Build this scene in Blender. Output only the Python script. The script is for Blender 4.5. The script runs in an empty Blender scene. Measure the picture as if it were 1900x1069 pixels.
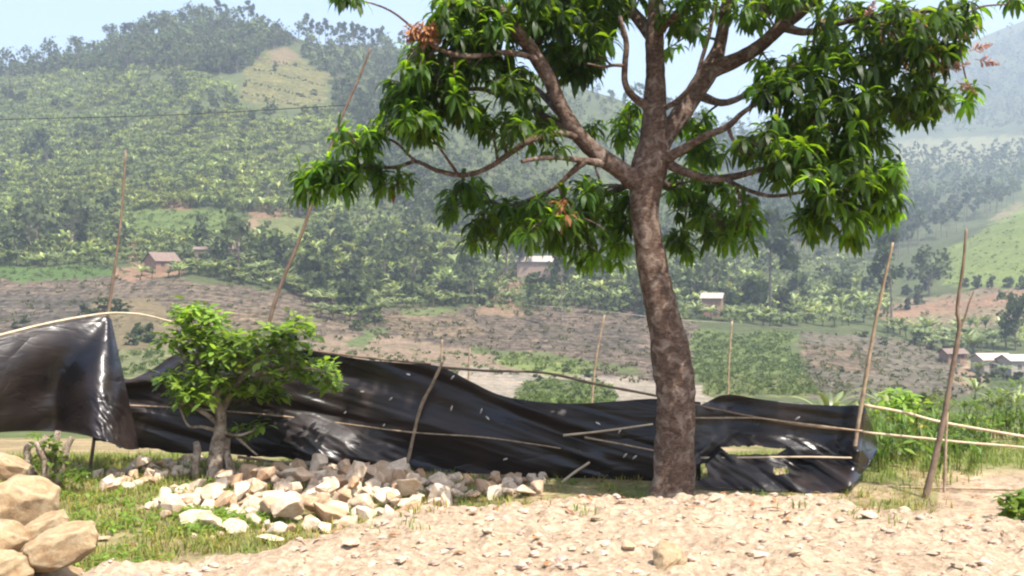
import bpy, bmesh, math, random
import numpy as np
from mathutils import Vector, Matrix, Euler

# ------------------------------------------------------------------ camera, world, sun, exposure
F = 2037.0                       # focal length in photo pixels (1900 wide)
CAMZ = 2.0
scene = bpy.context.scene
cam_d = bpy.data.cameras.new("camera")
cam_d.sensor_width = 36.0
cam_d.lens = 36.0 * F / 1900.0
cam_d.clip_start = 0.1
cam_d.clip_end = 9000
cam = bpy.data.objects.new("camera", cam_d)
scene.collection.objects.link(cam)
cam.location = (0, 0, CAMZ)
cam.rotation_euler = (math.radians(90), 0, 0)
scene.camera = cam

SUN_EL = math.radians(62)
SUN_AZ = math.radians(138)       # clockwise from +Y (view direction): from the right, a little behind the camera
world = bpy.data.worlds.new("World")
scene.world = world
world.use_nodes = True
wn = world.node_tree
bg = wn.nodes["Background"]
sky = wn.nodes.new("ShaderNodeTexSky")
sky.sky_type = 'NISHITA'
sky.sun_disc = False
sky.sun_elevation = SUN_EL
sky.sun_rotation = SUN_AZ
sky.air_density = 1.0
sky.dust_density = 3.5
sky.ozone_density = 2.0
wn.links.new(sky.outputs[0], bg.inputs[0])
bg.inputs[1].default_value = 0.15

sun_d = bpy.data.lights.new("sun", 'SUN')
sun_d.energy = 4.4
sun_d.angle = math.radians(0.5)
sun_d.color = (1.0, 0.95, 0.87)
sun = bpy.data.objects.new("sun", sun_d)
scene.collection.objects.link(sun)
sdir = Vector((math.sin(SUN_AZ) * math.cos(SUN_EL), math.cos(SUN_AZ) * math.cos(SUN_EL), math.sin(SUN_EL)))
sun.rotation_euler = sdir.to_track_quat('Z', 'Y').to_euler()

scene.view_settings.view_transform = 'Standard'
scene.view_settings.look = 'None'
scene.view_settings.gamma = 1.0
scene.view_settings.use_curve_mapping = False
scene.view_settings.exposure = 1.15
scene.cycles.max_bounces = 6
scene.cycles.diffuse_bounces = 3
scene.cycles.glossy_bounces = 2
scene.cycles.transmission_bounces = 3
scene.cycles.volume_bounces = 1
scene.cycles.transparent_max_bounces = 8
scene.cycles.use_denoising = True
scene.cycles.filter_width = 2.2

rnd = random.Random(7)
npr = np.random.RandomState(11)
COL = scene.collection

# ------------------------------------------------------------------ helpers: placing
def at(px, py, Y):
    return Vector(((px - 950.0) / F * Y, Y, CAMZ - (py - 534.5) / F * Y))

def tag(o, label=None, cat=None, group=None, kind=None):
    if label: o['label'] = label
    if cat: o['category'] = cat
    if group: o['group'] = group
    if kind: o['kind'] = kind
    return o

def empty(name, loc, label, cat, group=None, rz=0.0):
    o = bpy.data.objects.new(name, None)
    COL.objects.link(o)
    o.location = loc
    o.rotation_euler = (0, 0, rz)
    return tag(o, label, cat, group)

def dup(root, loc, rz, scale, label=None, group=None):
    r = root.copy(); COL.objects.link(r)
    r.location = loc; r.rotation_euler = (0, 0, rz); r.scale = scale
    if label: r['label'] = label
    if group: r['group'] = group
    for ch in list(root.children):
        c = ch.copy(); COL.objects.link(c); c.parent = r
        for g in ch.children:
            d = g.copy(); COL.objects.link(d); d.parent = c
    return r

# ------------------------------------------------------------------ helpers: quad geometry with tints
class Geo:
    def __init__(s):
        s.V = []; s.Q = []; s.T = []; s.M = []; s.n = 0
    def add(s, V, Q, tint=(1, 1, 1), mat=0):
        V = np.asarray(V, dtype=np.float64).reshape(-1, 3)
        Q = np.asarray(Q, dtype=np.int64).reshape(-1, 4)
        s.V.append(V); s.Q.append(Q + s.n)
        t = np.asarray(tint, dtype=np.float64)
        if t.ndim == 1: t = np.tile(t, (len(V), 1))
        s.T.append(t); s.M.append(np.full(len(Q), mat)); s.n += len(V)
    def arrays(s):
        return np.concatenate(s.V), np.concatenate(s.Q), np.concatenate(s.T), np.concatenate(s.M)
    def addg(s, arr, M3=None, loc=(0, 0, 0), tmul=(1, 1, 1)):
        V, Q, T, M = arr
        W = V if M3 is None else V @ np.asarray(M3).T
        s.V.append(W + np.asarray(loc)); s.Q.append(Q + s.n)
        s.T.append(T * np.asarray(tmul)); s.M.append(M); s.n += len(V)
    def mesh(s, name, mats, smooth=True):
        V, Q, T, M = s.arrays()
        me = bpy.data.meshes.new(name)
        me.vertices.add(len(V)); me.vertices.foreach_set("co", V.astype(np.float32).ravel())
        me.loops.add(len(Q) * 4); me.loops.foreach_set("vertex_index", Q.astype(np.int32).ravel())
        me.polygons.add(len(Q))
        me.polygons.foreach_set("loop_start", np.arange(0, len(Q) * 4, 4, dtype=np.int32))
        me.polygons.foreach_set("loop_total", np.full(len(Q), 4, dtype=np.int32))
        for m in mats: me.materials.append(m)
        me.polygons.foreach_set("material_index", M.astype(np.int32))
        me.polygons.foreach_set("use_smooth", np.full(len(Q), smooth))
        a = me.attributes.new("tint", 'FLOAT_COLOR', 'POINT')
        a.data.foreach_set("color", np.concatenate([T, np.ones((len(T), 1))], 1).astype(np.float32).ravel())
        me.update(calc_edges=True)
        return me
    def build(s, name, mats, parent=None, smooth=True):
        o = bpy.data.objects.new(name, s.mesh(name, mats, smooth))
        COL.objects.link(o)
        if parent: o.parent = parent
        return o

def link_mesh(name, me, parent=None):
    o = bpy.data.objects.new(name, me); COL.objects.link(o)
    if parent: o.parent = parent
    return o

def smooth_path(P, R, sub=5):
    P = [np.array(p, float) for p in P]
    if len(P) < 3:
        out = [P[0] + (P[-1] - P[0]) * t for t in np.linspace(0, 1, sub + 1)]
        rr = [R[0] + (R[-1] - R[0]) * t for t in np.linspace(0, 1, sub + 1)]
        return np.array(out), np.array(rr)
    pts = []; rad = []
    Q = [2 * P[0] - P[1]] + P + [2 * P[-1] - P[-2]]
    for i in range(len(P) - 1):
        p0, p1, p2, p3 = Q[i], Q[i + 1], Q[i + 2], Q[i + 3]
        for k in range(sub):
            t = k / sub
            pts.append(0.5 * ((2 * p1) + (-p0 + p2) * t + (2 * p0 - 5 * p1 + 4 * p2 - p3) * t * t + (-p0 + 3 * p1 - 3 * p2 + p3) * t ** 3))
            rad.append(R[i] + (R[i + 1] - R[i]) * t)
    pts.append(P[-1]); rad.append(R[-1])
    return np.array(pts), np.array(rad)

def tube(P, R, n=8, rough=0.0, seed=0, cap=True):
    P = np.asarray(P, float); R = np.asarray(R, float); m = len(P)
    T = np.gradient(P, axis=0); T /= np.linalg.norm(T, axis=1)[:, None] + 1e-9
    a = np.cross(T[0], [0.3, 1, 0.2]); a /= np.linalg.norm(a)
    rs = np.random.RandomState(seed)
    ph = rs.rand(3) * 6.28
    V = np.zeros((m, n, 3)); ang = np.arange(n) * 2 * math.pi / n
    for i in range(m):
        a = a - T[i] * a.dot(T[i]); a /= np.linalg.norm(a) + 1e-9
        b = np.cross(T[i], a)
        r = R[i] * (1 + rough * (0.5 * np.sin(2 * ang + ph[0] + i * 0.35) + 0.4 * np.sin(3 * ang + ph[1] - i * 0.5) + 0.3 * np.sin(5 * ang + ph[2] + i * .8)) + rough * 0.4 * (rs.rand(n) - .5))
        V[i] = P[i] + (np.cos(ang)[:, None] * a + np.sin(ang)[:, None] * b) * r[:, None]
    V = V.reshape(-1, 3)
    Q = []
    for i in range(m - 1):
        for j in range(n):
            k = (j + 1) % n
            Q.append((i * n + j, i * n + k, (i + 1) * n + k, (i + 1) * n + j))
    if cap and n % 2 == 0:
        for base in (0, (m - 1) * n):
            for j in range(0, n // 2 - 1):
                q = (base + j, base + j + 1, base + n - 2 - j, base + n - 1 - j)
                Q.append(q if base else q[::-1])
    return V, np.array(Q)

def strip(C, S, W):
    """leaf strip: centres C, side unit vectors S, half widths W"""
    C = np.asarray(C); S = np.asarray(S); W = np.asarray(W)[:, None]
    n = len(C)
    V = np.empty((2 * n, 3)); V[0::2] = C - S * W; V[1::2] = C + S * W
    Q = [(2 * i, 2 * i + 1, 2 * i + 3, 2 * i + 2) for i in range(n - 1)]
    return V, np.array(Q)

# value noise
_tab = np.random.RandomState(5).rand(256, 256)
def vnoise(x, y):
    xi = np.floor(x).astype(int); yi = np.floor(y).astype(int)
    fx = x - xi; fy = y - yi
    fx = fx * fx * (3 - 2 * fx); fy = fy * fy * (3 - 2 * fy)
    g = lambda a, b: _tab[a & 255, b & 255]
    return (g(xi, yi) * (1 - fx) + g(xi + 1, yi) * fx) * (1 - fy) + (g(xi, yi + 1) * (1 - fx) + g(xi + 1, yi + 1) * fx) * fy
def fbm(x, y, o=4):
    s = 0; a = 0.5; t = 0
    for i in range(o):
        s = s + a * vnoise(x * 2 ** i + 17.3 * i, y * 2 ** i + 9.1 * i); t += a; a *= 0.5
    return s / t

# ------------------------------------------------------------------ materials
def new_mat(name):
    m = bpy.data.materials.new(name); m.use_nodes = True
    nt = m.node_tree; b = nt.nodes["Principled BSDF"]
    return m, nt, b
def N(nt, t, **kw):
    n = nt.nodes.new(t)
    for k, v in kw.items(): setattr(n, k, v)
    return n
def noise_node(nt, scale, detail=4, coord='Object', rough=0.6, dist=0.0, vec=None):
    tc = N(nt, "ShaderNodeTexCoord"); n = N(nt, "ShaderNodeTexNoise")
    n.inputs['Scale'].default_value = scale; n.inputs['Detail'].default_value = detail
    n.inputs['Roughness'].default_value = rough; n.inputs['Distortion'].default_value = dist
    nt.links.new(vec if vec else tc.outputs[coord], n.inputs['Vector'])
    return n
def ramp(nt, fac, stops):
    r = N(nt, "ShaderNodeValToRGB")
    e = r.color_ramp.elements
    while len(e) < len(stops): e.new(0.5)
    for i, (p, c) in enumerate(stops):
        e[i].position = p; e[i].color = (c[0], c[1], c[2], 1)
    nt.links.new(fac, r.inputs[0]); return r
def mul(nt, a, b, mode='MULTIPLY', fac=1.0):
    m = N(nt, "ShaderNodeMix", data_type='RGBA', blend_type=mode)
    m.inputs[0].default_value = fac
    nt.links.new(a, m.inputs[6])
    if isinstance(b, tuple): m.inputs[7].default_value = (*b, 1)
    else: nt.links.new(b, m.inputs[7])
    return m.outputs[2]
def bump(nt, b, h, strength, dist):
    bp = N(nt, "ShaderNodeBump"); bp.inputs['Strength'].default_value = strength; bp.inputs['Distance'].default_value = dist
    nt.links.new(h, bp.inputs['Height']); nt.links.new(bp.outputs[0], b.inputs['Normal']); return bp

def simple(name, ca, cb, scale, rough=0.85, bs=0.4, bd=0.01, tint=False, spec=0.3, detail=5):
    m, nt, b = new_mat(name)
    n = noise_node(nt, scale, detail)
    c = ramp(nt, n.outputs[0], [(0.3, ca), (0.7, cb)]).outputs[0]
    if tint:
        a = N(nt, "ShaderNodeAttribute", attribute_name="tint"); c = mul(nt, c, a.outputs['Color'])
    nt.links.new(c, b.inputs['Base Color']); b.inputs['Roughness'].default_value = rough
    b.inputs['Specular IOR Level'].default_value = spec
    if bs: bump(nt, b, n.outputs[0], bs, bd)
    return m

def leaf_mat(name, col, trans=0.35, tcol=None, rough=0.5, spec=0.4, var=0.35):
    """leaf: tinted diffuse/gloss plus light coming through the blade"""
    m, nt, b = new_mat(name)
    a = N(nt, "ShaderNodeAttribute", attribute_name="tint")
    oi = N(nt, "ShaderNodeObjectInfo")
    v = N(nt, "ShaderNodeMapRange"); v.inputs[3].default_value = 1 - var; v.inputs[4].default_value = 1 + var
    nt.links.new(oi.outputs['Random'], v.inputs[0])
    cc = mul(nt, a.outputs['Color'], v.outputs[0])
    c = mul(nt, cc, tuple(col))
    nt.links.new(c, b.inputs['Base Color']); b.inputs['Roughness'].default_value = rough
    b.inputs['Specular IOR Level'].default_value = spec
    tr = N(nt, "ShaderNodeBsdfTranslucent")
    tc = mul(nt, cc, tuple(tcol or (col[0] * 1.6, col[1] * 1.5, col[2] * 0.5)))
    nt.links.new(tc, tr.inputs[0])
    mx = N(nt, "ShaderNodeMixShader"); mx.inputs[0].default_value = trans
    out = nt.nodes["Material Output"]
    nt.links.new(b.outputs[0], mx.inputs[1]); nt.links.new(tr.outputs[0], mx.inputs[2]); nt.links.new(mx.outputs[0], out.inputs[0])
    return m

M_mango = leaf_mat("mango leaf", (0.028, 0.062, 0.008), 0.52, (0.19, 0.34, 0.010), 0.45, 0.28, 0)
M_shrubleaf = leaf_mat("shrub leaf", (0.13, 0.21, 0.03), 0.45, (0.30, 0.46, 0.04), 0.45, 0.4, 0)
M_far = leaf_mat("far tree leaf", (0.068, 0.088, 0.034), 0.25, (0.13, 0.165, 0.04), 0.7, 0.2, 0.35)
M_banana = leaf_mat("banana leaf", (0.185, 0.222, 0.092), 0.28, (0.29, 0.35, 0.09), 0.4, 0.5, 0.3)
M_grass = leaf_mat("grass blade", (0.16, 0.19, 0.05), 0.35, (0.25, 0.30, 0.05), 0.6, 0.3, 0)
M_farwood = simple("far bark", (0.10, 0.075, 0.055), (0.22, 0.18, 0.14), 2.0, tint=True, bs=0)
M_dead = leaf_mat("withered leaf", (0.30, 0.14, 0.06), 0.3, (0.4, 0.17, 0.05), 0.7, 0.2, 0)

def bark_mat(name, dark, mid, pale, sc=7.0, amount=0.62):
    m, nt, b = new_mat(name)
    tc = N(nt, "ShaderNodeTexCoord")
    mp = N(nt, "ShaderNodeMapping"); mp.inputs['Scale'].default_value = (1, 1, 1.8)
    nt.links.new(tc.outputs['Object'], mp.inputs[0])
    n1 = noise_node(nt, sc * 2.2, 8, vec=mp.outputs[0], rough=0.7, dist=0.4)
    n2 = noise_node(nt, sc, 4, rough=0.6, dist=0.8)
    n3 = noise_node(nt, sc * 9, 3)
    c1 = ramp(nt, n1.outputs[0], [(0.35, dark), (0.65, mid)])
    c2 = ramp(nt, n2.outputs[0], [(amount - 0.1, (0, 0, 0)), (amount + 0.14, (1, 1, 1))])
    mx = N(nt, "ShaderNodeMix", data_type='RGBA')
    nt.links.new(c2.outputs[0], mx.inputs[0]); nt.links.new(c1.outputs[0], mx.inputs[6]); mx.inputs[7].default_value = (*pale, 1)
    nt.links.new(mx.outputs[2], b.inputs['Base Color']); b.inputs['Roughness'].default_value = 0.9
    b.inputs['Specular IOR Level'].default_value = 0.2
    h = N(nt, "ShaderNodeMath", operation='ADD'); nt.links.new(n1.outputs[0], h.inputs[0]); nt.links.new(n3.outputs[0], h.inputs[1])
    bump(nt, b, h.outputs[0], 0.9, 0.025)
    return m
M_bark = bark_mat("mango bark", (0.060, 0.037, 0.027), (0.20, 0.130, 0.095), (0.38, 0.30, 0.24), 10.0, 0.60)
M_stumpbark = bark_mat("shrub bark", (0.09, 0.06, 0.04), (0.32, 0.23, 0.16), (0.50, 0.41, 0.32), 12, 0.5)
M_stick = simple("stripped stick", (0.17, 0.115, 0.07), (0.40, 0.30, 0.20), 14, bs=0.5, bd=0.004)
M_stick2 = simple("grey brown pole", (0.095, 0.062, 0.042), (0.22, 0.155, 0.11), 10, bs=0.5, bd=0.004)
M_bamboo = simple("dry bamboo", (0.36, 0.27, 0.17), (0.58, 0.46, 0.32), 9, rough=0.6, bs=0.3, bd=0.003)
M_wire = simple("dark cable", (0.03, 0.03, 0.03), (0.06, 0.06, 0.06), 4, bs=0)
M_rope = simple("grey rope", (0.22, 0.2, 0.18), (0.4, 0.38, 0.34), 30, bs=0)

# ------------------------------------------------------------------ terrain
ROWS = [12, 25, 45, 80, 130, 160, 200, 240, 260, 290, 360, 450, 540, 620, 720, 900, 1150, 1400, 1700, 2200]
TAB = {
 -600: [868, 828, 790, 735, 690, 650, 590, 530, 500, 470, 410, 340, 280, 235, 240, 260, 280, 300, 320, 400],
 0:    [868, 828, 790, 740, 700, 662, 600, 530, 500, 465, 390, 290, 195, 128, 150, 200, 260, 300, 320, 400],
 200:  [868, 828, 790, 745, 705, 665, 600, 528, 498, 458, 370, 255, 155, 88, 120, 190, 260, 300, 320, 400],
 350:  [868, 828, 790, 745, 708, 668, 602, 530, 495, 450, 350, 222, 112, 32, 70, 160, 240, 300, 320, 400],
 480:  [868, 828, 790, 745, 710, 672, 610, 545, 505, 450, 350, 225, 115, 46, 80, 160, 240, 300, 320, 400],
 560:  [868, 828, 790, 745, 712, 678, 620, 560, 525, 465, 360, 235, 130, 74, 95, 150, 240, 300, 320, 400],
 700:  [868, 828, 795, 750, 720, 690, 640, 590, 560, 500, 390, 275, 165, 98, 84, 120, 220, 300, 320, 400],
 850:  [868, 828, 795, 755, 732, 700, 648, 596, 574, 520, 410, 300, 200, 135, 108, 130, 220, 300, 320, 400],
 1000: [868, 828, 795, 760, 738, 706, 652, 600, 575, 530, 430, 330, 240, 175, 142, 160, 240, 300, 320, 400],
 1200: [868, 828, 795, 762, 742, 716, 660, 602, 580, 545, 475, 400, 320, 262, 212, 225, 270, 300, 300, 380],
 1350: [868, 828, 795, 762, 745, 722, 668, 612, 590, 562, 505, 440, 385, 340, 300, 275, 285, 290, 240, 330],
 1500: [868, 825, 790, 760, 746, 728, 680, 625, 602, 578, 525, 475, 440, 412, 375, 325, 300, 290, 205, 300],
 1650: [866, 815, 775, 752, 744, 728, 700, 640, 618, 595, 545, 490, 450, 418, 382, 325, 290, 262, 150, 260],
 1750: [864, 808, 768, 748, 742, 728, 712, 655, 630, 600, 540, 460, 440, 420, 385, 325, 285, 235, 92, 200],
 1900: [862, 800, 765, 745, 738, 722, 705, 660, 632, 596, 505, 388, 405, 400, 372, 320, 278, 190, 22, 150],
 2600: [860, 800, 760, 740, 730, 700, 660, 600, 570, 520, 400, 250, 260, 280, 300, 300, 240, 60, -150, 0],
}
cols = sorted(TAB); TBL = np.array([TAB[c] for c in cols], float)
PX = np.arange(-560, 2501, 6.0)
YR = np.concatenate([np.linspace(1.5, 12, 12), np.linspace(13, 130, 60)[:-1], np.linspace(130, 720, 262)[:-1], np.geomspace(720, 2200, 90)])
def tab_eval():
    A = np.empty((len(YR), len(cols)))
    ly = np.log(YR); lr = np.log(ROWS)
    for j in range(len(cols)):
        z = CAMZ - (TBL[j] - 534.5) / F * np.array(ROWS)     # interpolate heights, not pixels
        A[:, j] = np.interp(YR, ROWS, z)
    B = np.empty((len(YR), len(PX)))
    for i in range(len(YR)): B[i] = np.interp(PX, cols, A[i])
    return B
Z = tab_eval()
near = YR <= 12
Z[near] = 0.09
def blur(Z, axis, k):
    for _ in range(k):
        Zp = np.pad(Z, [(1, 1) if a == axis else (0, 0) for a in (0, 1)], mode='edge')
        Z = (Zp[:-2] + Zp[1:-1] * 2 + Zp[2:]) / 4 if axis == 0 else (Zp[:, :-2] + Zp[:, 1:-1] * 2 + Zp[:, 2:]) / 4
    return Z
Z = blur(Z, 1, 25)
Zb = blur(Z, 0, 10); w = np.clip((YR - 20) / 60, 0, 1)[:, None]
Z = Z * (1 - w) + Zb * w
GX = (PX[None, :] - 950) / F * YR[:, None]; GY = np.repeat(YR[:, None], len(PX), 1)
amp = np.clip((YR - 12) / 300, 0, 1)[:, None]
Z = Z + amp * ((fbm(GX / 60 + 40, GY / 60 + 3, 4) - .5) * 9 * np.clip((YR - 200) / 300, 0.1, 1)[:, None] + (fbm(GX / 9 + 4, GY / 9 + 31, 3) - .5) * 1.3)
farw = np.clip((YR - 1000) / 400, 0, 1)[:, None]
Z = Z + farw * (fbm(GX / 260 + 4, GY / 400 + 31, 4) - .5) * 60
Z[near] += (fbm(GX[near] * 1.1 + 60, GY[near] * 1.1 + 60, 3) - .5) * 0.08
SPY = 534.5 + (CAMZ - Z) * F / YR[:, None]

def gz(x, y):
    px = 950 + x * F / y
    i = np.clip(np.searchsorted(YR, y) - 1, 0, len(YR) - 2); f = (y - YR[i]) / (YR[i + 1] - YR[i])
    j = (px - PX[0]) / 6.0; j0 = int(min(max(j, 0), len(PX) - 2)); g = min(max(j - j0, 0), 1)
    a = Z[i, j0] * (1 - g) + Z[i, j0 + 1] * g; b = Z[i + 1, j0] * (1 - g) + Z[i + 1, j0 + 1] * g
    return a * (1 - f) + b * f
def gpix(px, py, ymin=12.5):
    """ground point seen at photo pixel (px, py), or None for sky"""
    j = int(round((px - PX[0]) / 6.0)); j = min(max(j, 0), len(PX) - 1)
    c = SPY[:, j]
    for i in range(int(np.searchsorted(YR, ymin)), len(YR)):
        if c[i] <= py:
            f = 0 if i == 0 else (c[i - 1] - py) / max(c[i - 1] - c[i], 1e-6)
            f = min(max(f, 0), 1)
            Y = YR[i - 1] + (YR[i] - YR[i - 1]) * f
            x = (px - 950) / F * Y
            return Vector((x, Y, gz(x, Y)))
    return None

def inpoly(px, py, poly):
    px = np.asarray(px); py = np.asarray(py); r = np.zeros(np.broadcast(px, py).shape, bool)
    n = len(poly)
    for i in range(n):
        x1, y1 = poly[i]; x2, y2 = poly[(i + 1) % n]
        if y1 == y2: continue
        r ^= ((y1 > py) != (y2 > py)) & (px < (x2 - x1) * (py - y1) / (y2 - y1) + x1)
    return r

# land cover: where each field, meadow and bare patch lies (outline as seen, colour, Y limits, furrow strength)
LAND = [
 ([(-600, 700), (-600, 505), (120, 512), (335, 520), (700, 560), (760, 590), (700, 640), (560, 640), (330, 640), (200, 655)], (0.20, 0.16, 0.125), 1.0),      # left ploughed
 ([(150, 560), (290, 548), (330, 600), (330, 660), (210, 650)], (0.24, 0.19, 0.11), 0.2),
 ([(-600, 505), (-600, 478), (40, 492), (240, 500), (240, 512), (0, 522)], (0.12, 0.19, 0.055), 0.1),                                                     # green strip
 ([(180, 652), (560, 652), (560, 700), (180, 700)], (0.24, 0.25, 0.12), 0.3),                                                                             # pale grass behind tarp
 ([(242, 392), (330, 386), (445, 388), (448, 432), (400, 442), (250, 432)], (0.155, 0.21, 0.065), 0.1),                                                   # green field
 ([(455, 408), (575, 402), (575, 440), (455, 440)], (0.20, 0.22, 0.09), 0.1),
 ([(440, 425), (480, 400), (470, 470), (452, 480)], (0.34, 0.24, 0.15), 0.1),                                                                             # footpath
 ([(300, 368), (352, 366), (356, 388), (300, 390)], (0.38, 0.22, 0.14), 0.2),
 ([(462, 382), (520, 380), (545, 404), (470, 406)], (0.34, 0.22, 0.14), 0.2),
 ([(215, 498), (300, 492), (340, 488), (342, 512), (215, 522)], (0.36, 0.23, 0.15), 0.2),
 ([(240, 445), (262, 440), (270, 500), (245, 500)], (0.34, 0.23, 0.15), 0.2),
 ([(440, 188), (455, 130), (500, 92), (530, 96), (560, 118), (618, 140), (600, 190), (520, 200)], (0.225, 0.22, 0.09), 0.8),                              # tan meadow
 ([(500, 92), (545, 92), (560, 112), (510, 122)], (0.27, 0.21, 0.12), 0.3),
 ([(690, 570), (1200, 570), (1300, 600), (1300, 700), (1180, 715), (1000, 684), (880, 650), (640, 620)], (0.19, 0.15, 0.12), 1.0),                     # centre ploughed
 ([(600, 620), (700, 622), (880, 650), (960, 684), (820, 700), (560, 690)], (0.32, 0.24, 0.17), 0.3),                                                   # pink soil
 ([(740, 572), (860, 570), (840, 590), (760, 594)], (0.17, 0.21, 0.08), 0.3),
 ([(640, 640), (700, 602), (720, 610), (680, 645)], (0.16, 0.20, 0.08), 0.3),
 ([(920, 656), (1000, 662), (1095, 678), (1090, 700), (980, 690), (925, 676)], (0.24, 0.29, 0.09), 0.0),                                                 # yellow-green strip
 ([(820, 690), (900, 680), (1000, 692), (1100, 700), (1220, 708), (1300, 714), (1340, 735), (1240, 780), (900, 770), (780, 700)], (0.42, 0.36, 0.29), 0.3),  # pale river sand
 ([(965, 715), (1010, 704), (1130, 712), (1150, 760), (960, 760)], (0.16, 0.185, 0.075), 0.6),
 ([(1285, 612), (1370, 624), (1440, 614), (1478, 622), (1462, 650), (1505, 672), (1488, 700), (1400, 690), (1340, 704), (1285, 700)], (0.17, 0.225, 0.075), 0.5),                                                                      # green crop
 ([(1300, 695), (1500, 700), (1520, 735), (1310, 735)], (0.19, 0.21, 0.085), 0.6),
 ([(1480, 616), (1640, 622), (1770, 650), (1830, 720), (1700, 760), (1500, 735)], (0.205, 0.18, 0.14), 0.8),                                               # grey-brown stubble
 ([(1640, 600), (1650, 560), (1760, 545), (1900, 528), (2100, 500), (2100, 600), (1900, 610)], (0.30, 0.235, 0.15), 0.4),                                 # terraces
 ([(1640, 575), (1900, 540), (1900, 560), (1640, 592)], (0.36, 0.23, 0.15), 0.3),
 ([(1735, 480), (1900, 385), (2300, 300), (2300, 540), (1900, 538), (1760, 530)], (0.23, 0.29, 0.085), 0.1),                                             # green meadow hill
 ([(1840, 405), (1900, 372), (1900, 384), (1850, 414)], (0.29, 0.25, 0.14), 0.2),
 ([(1660, 262), (1900, 250), (1900, 305), (1660, 315)], (0.27, 0.27, 0.14), 0.2),                                                                         # pale field far right
 ([(905, 545), (935, 500), (960, 500), (960, 560), (990, 585), (880, 585)], (0.34, 0.235, 0.155), 0.3),                                                     # red path up to house
 ([(1760, 700), (1800, 668), (1860, 690), (1800, 730)], (0.40, 0.29, 0.19), 0.0),
 ([(1000, 600), (1190, 610), (1180, 650), (1010, 640)], (0.15, 0.125, 0.10), 1.0),
 ([(700, 590), (860, 580), (900, 620), (760, 630)], (0.24, 0.185, 0.13), 1.0),
 ([(-40, 540), (160, 545), (180, 600), (-40, 610)], (0.165, 0.14, 0.12), 1.0),
 ([(380, 575), (520, 580), (540, 640), (400, 640)], (0.24, 0.185, 0.13), 1.0),
 ([(870, 646), (1000, 652), (1190, 684), (1190, 698), (990, 668), (870, 656)], (0.17, 0.20, 0.08), 0.3),
 ([(1480, 640), (1600, 640), (1640, 690), (1500, 690)], (0.22, 0.17, 0.125), 0.9),
 ([(1700, 945), (1830, 872), (2300, 868), (2300, 1000), (1700, 1000)], (0.42, 0.31, 0.22), 0.0),                                                          # dirt path at right
]
LC = np.empty((len(YR), len(PX), 4))
hill_noise = fbm(GX / 25, GY / 25, 4)[..., None]
LC[..., :3] = np.array([0.125, 0.150, 0.064]) * (0.75 + 0.5 * hill_noise)
LC[..., 3] = 0
jx = (fbm(GX / 6 + 9, GY / 6, 3) - .5) * 34; jy = (fbm(GX / 6 + 90, GY / 6 + 50, 3) - .5) * 18
jx[near] = 0; jy[near] = 0
PXg = np.repeat(PX[None, :], len(YR), 0)
for poly, c, fur in LAND:
    m = inpoly(PXg + jx, SPY + jy, poly) & (GY > 60) if poly[0] != (1700, 945) else inpoly(PXg + jx, SPY + jy, poly) & (GY < 40)
    LC[m, :3] = c; LC[m, 3] = fur
nr = GY <= 30
g = (fbm(GX * 1.6, GY * 1.6, 4) + .06)[..., None]
mixc = np.array([0.17, 0.19, 0.06]) * (1 - np.clip(g * 3 - 1.1, 0, 1)) + np.array([0.38, 0.28, 0.18]) * np.clip(g * 3 - 1.1, 0, 1)
pathm = inpoly(PXg, SPY, LAND[-1][0]) & (GY < 40)
mm = nr & ~pathm
LC[mm, :3] = mixc[mm]
# beyond the tarp on the left the ground is bare pinkish soil
nf = nr & (PXg < 380) & (GY > 11.3)
LC[nf, :3] = np.array([0.34, 0.26, 0.15])
LC[..., :3] *= np.where(GY > 60, 0.58, 0.72)[..., None]

m, nt, b = new_mat("ground cover")
a = N(nt, "ShaderNodeAttribute", attribute_name="land")
geo = N(nt, "ShaderNodeNewGeometry")
def nz(scale, det=5, vs=None, rough=0.65):
    n = N(nt, "ShaderNodeTexNoise"); n.inputs['Scale'].default_value = scale; n.inputs['Detail'].default_value = det; n.inputs['Roughness'].default_value = rough
    if vs:
        mp = N(nt, "ShaderNodeMapping"); mp.inputs['Scale'].default_value = vs
        nt.links.new(geo.outputs['Position'], mp.inputs[0]); nt.links.new(mp.outputs[0], n.inputs['Vector'])
    else: nt.links.new(geo.outputs['Position'], n.inputs['Vector'])
    return n
n1 = nz(0.9); n2 = nz(0.12); n3 = nz(9.0)
c = mul(nt, a.outputs['Color'], ramp(nt, n1.outputs[0], [(0.3, (0.62, 0.64, 0.6)), (0.7, (1.3, 1.28, 1.25))]).outputs[0])
c = mul(nt, c, ramp(nt, n2.outputs[0], [(0.3, (0.78, 0.82, 0.8)), (0.7, (1.2, 1.16, 1.15))]).outputs[0])
c = mul(nt, c, ramp(nt, n3.outputs[0], [(0.3, (0.75, 0.75, 0.75)), (0.7, (1.22, 1.2, 1.18))]).outputs[0])
# clods in the ploughed fields: dark and light soil lumps
nc = nz(0.75, 3, (1, 0.45, 1), 0.8); nr_ = nz(1.0, 2, (0.05, 0.75, 0.3), 0.5)
cl = ramp(nt, nc.outputs[0], [(0.42, (0.5, 0.48, 0.47)), (0.58, (1.3, 1.25, 1.2))])
mxc = N(nt, "ShaderNodeMix", data_type='RGBA', blend_type='MULTIPLY')
nt.links.new(a.outputs['Alpha'], mxc.inputs[0]); nt.links.new(c, mxc.inputs[6]); nt.links.new(cl.outputs[0], mxc.inputs[7])
rowc = ramp(nt, nr_.outputs[0], [(0.42, (0.68, 0.72, 0.66)), (0.58, (1.18, 1.15, 1.1))])
mx2 = N(nt, "ShaderNodeMix", data_type='RGBA', blend_type='MULTIPLY')
nt.links.new(a.outputs['Alpha'], mx2.inputs[0]); nt.links.new(mxc.outputs[2], mx2.inputs[6]); nt.links.new(rowc.outputs[0], mx2.inputs[7])
nt.links.new(mx2.outputs[2], b.inputs['Base Color'])
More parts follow.
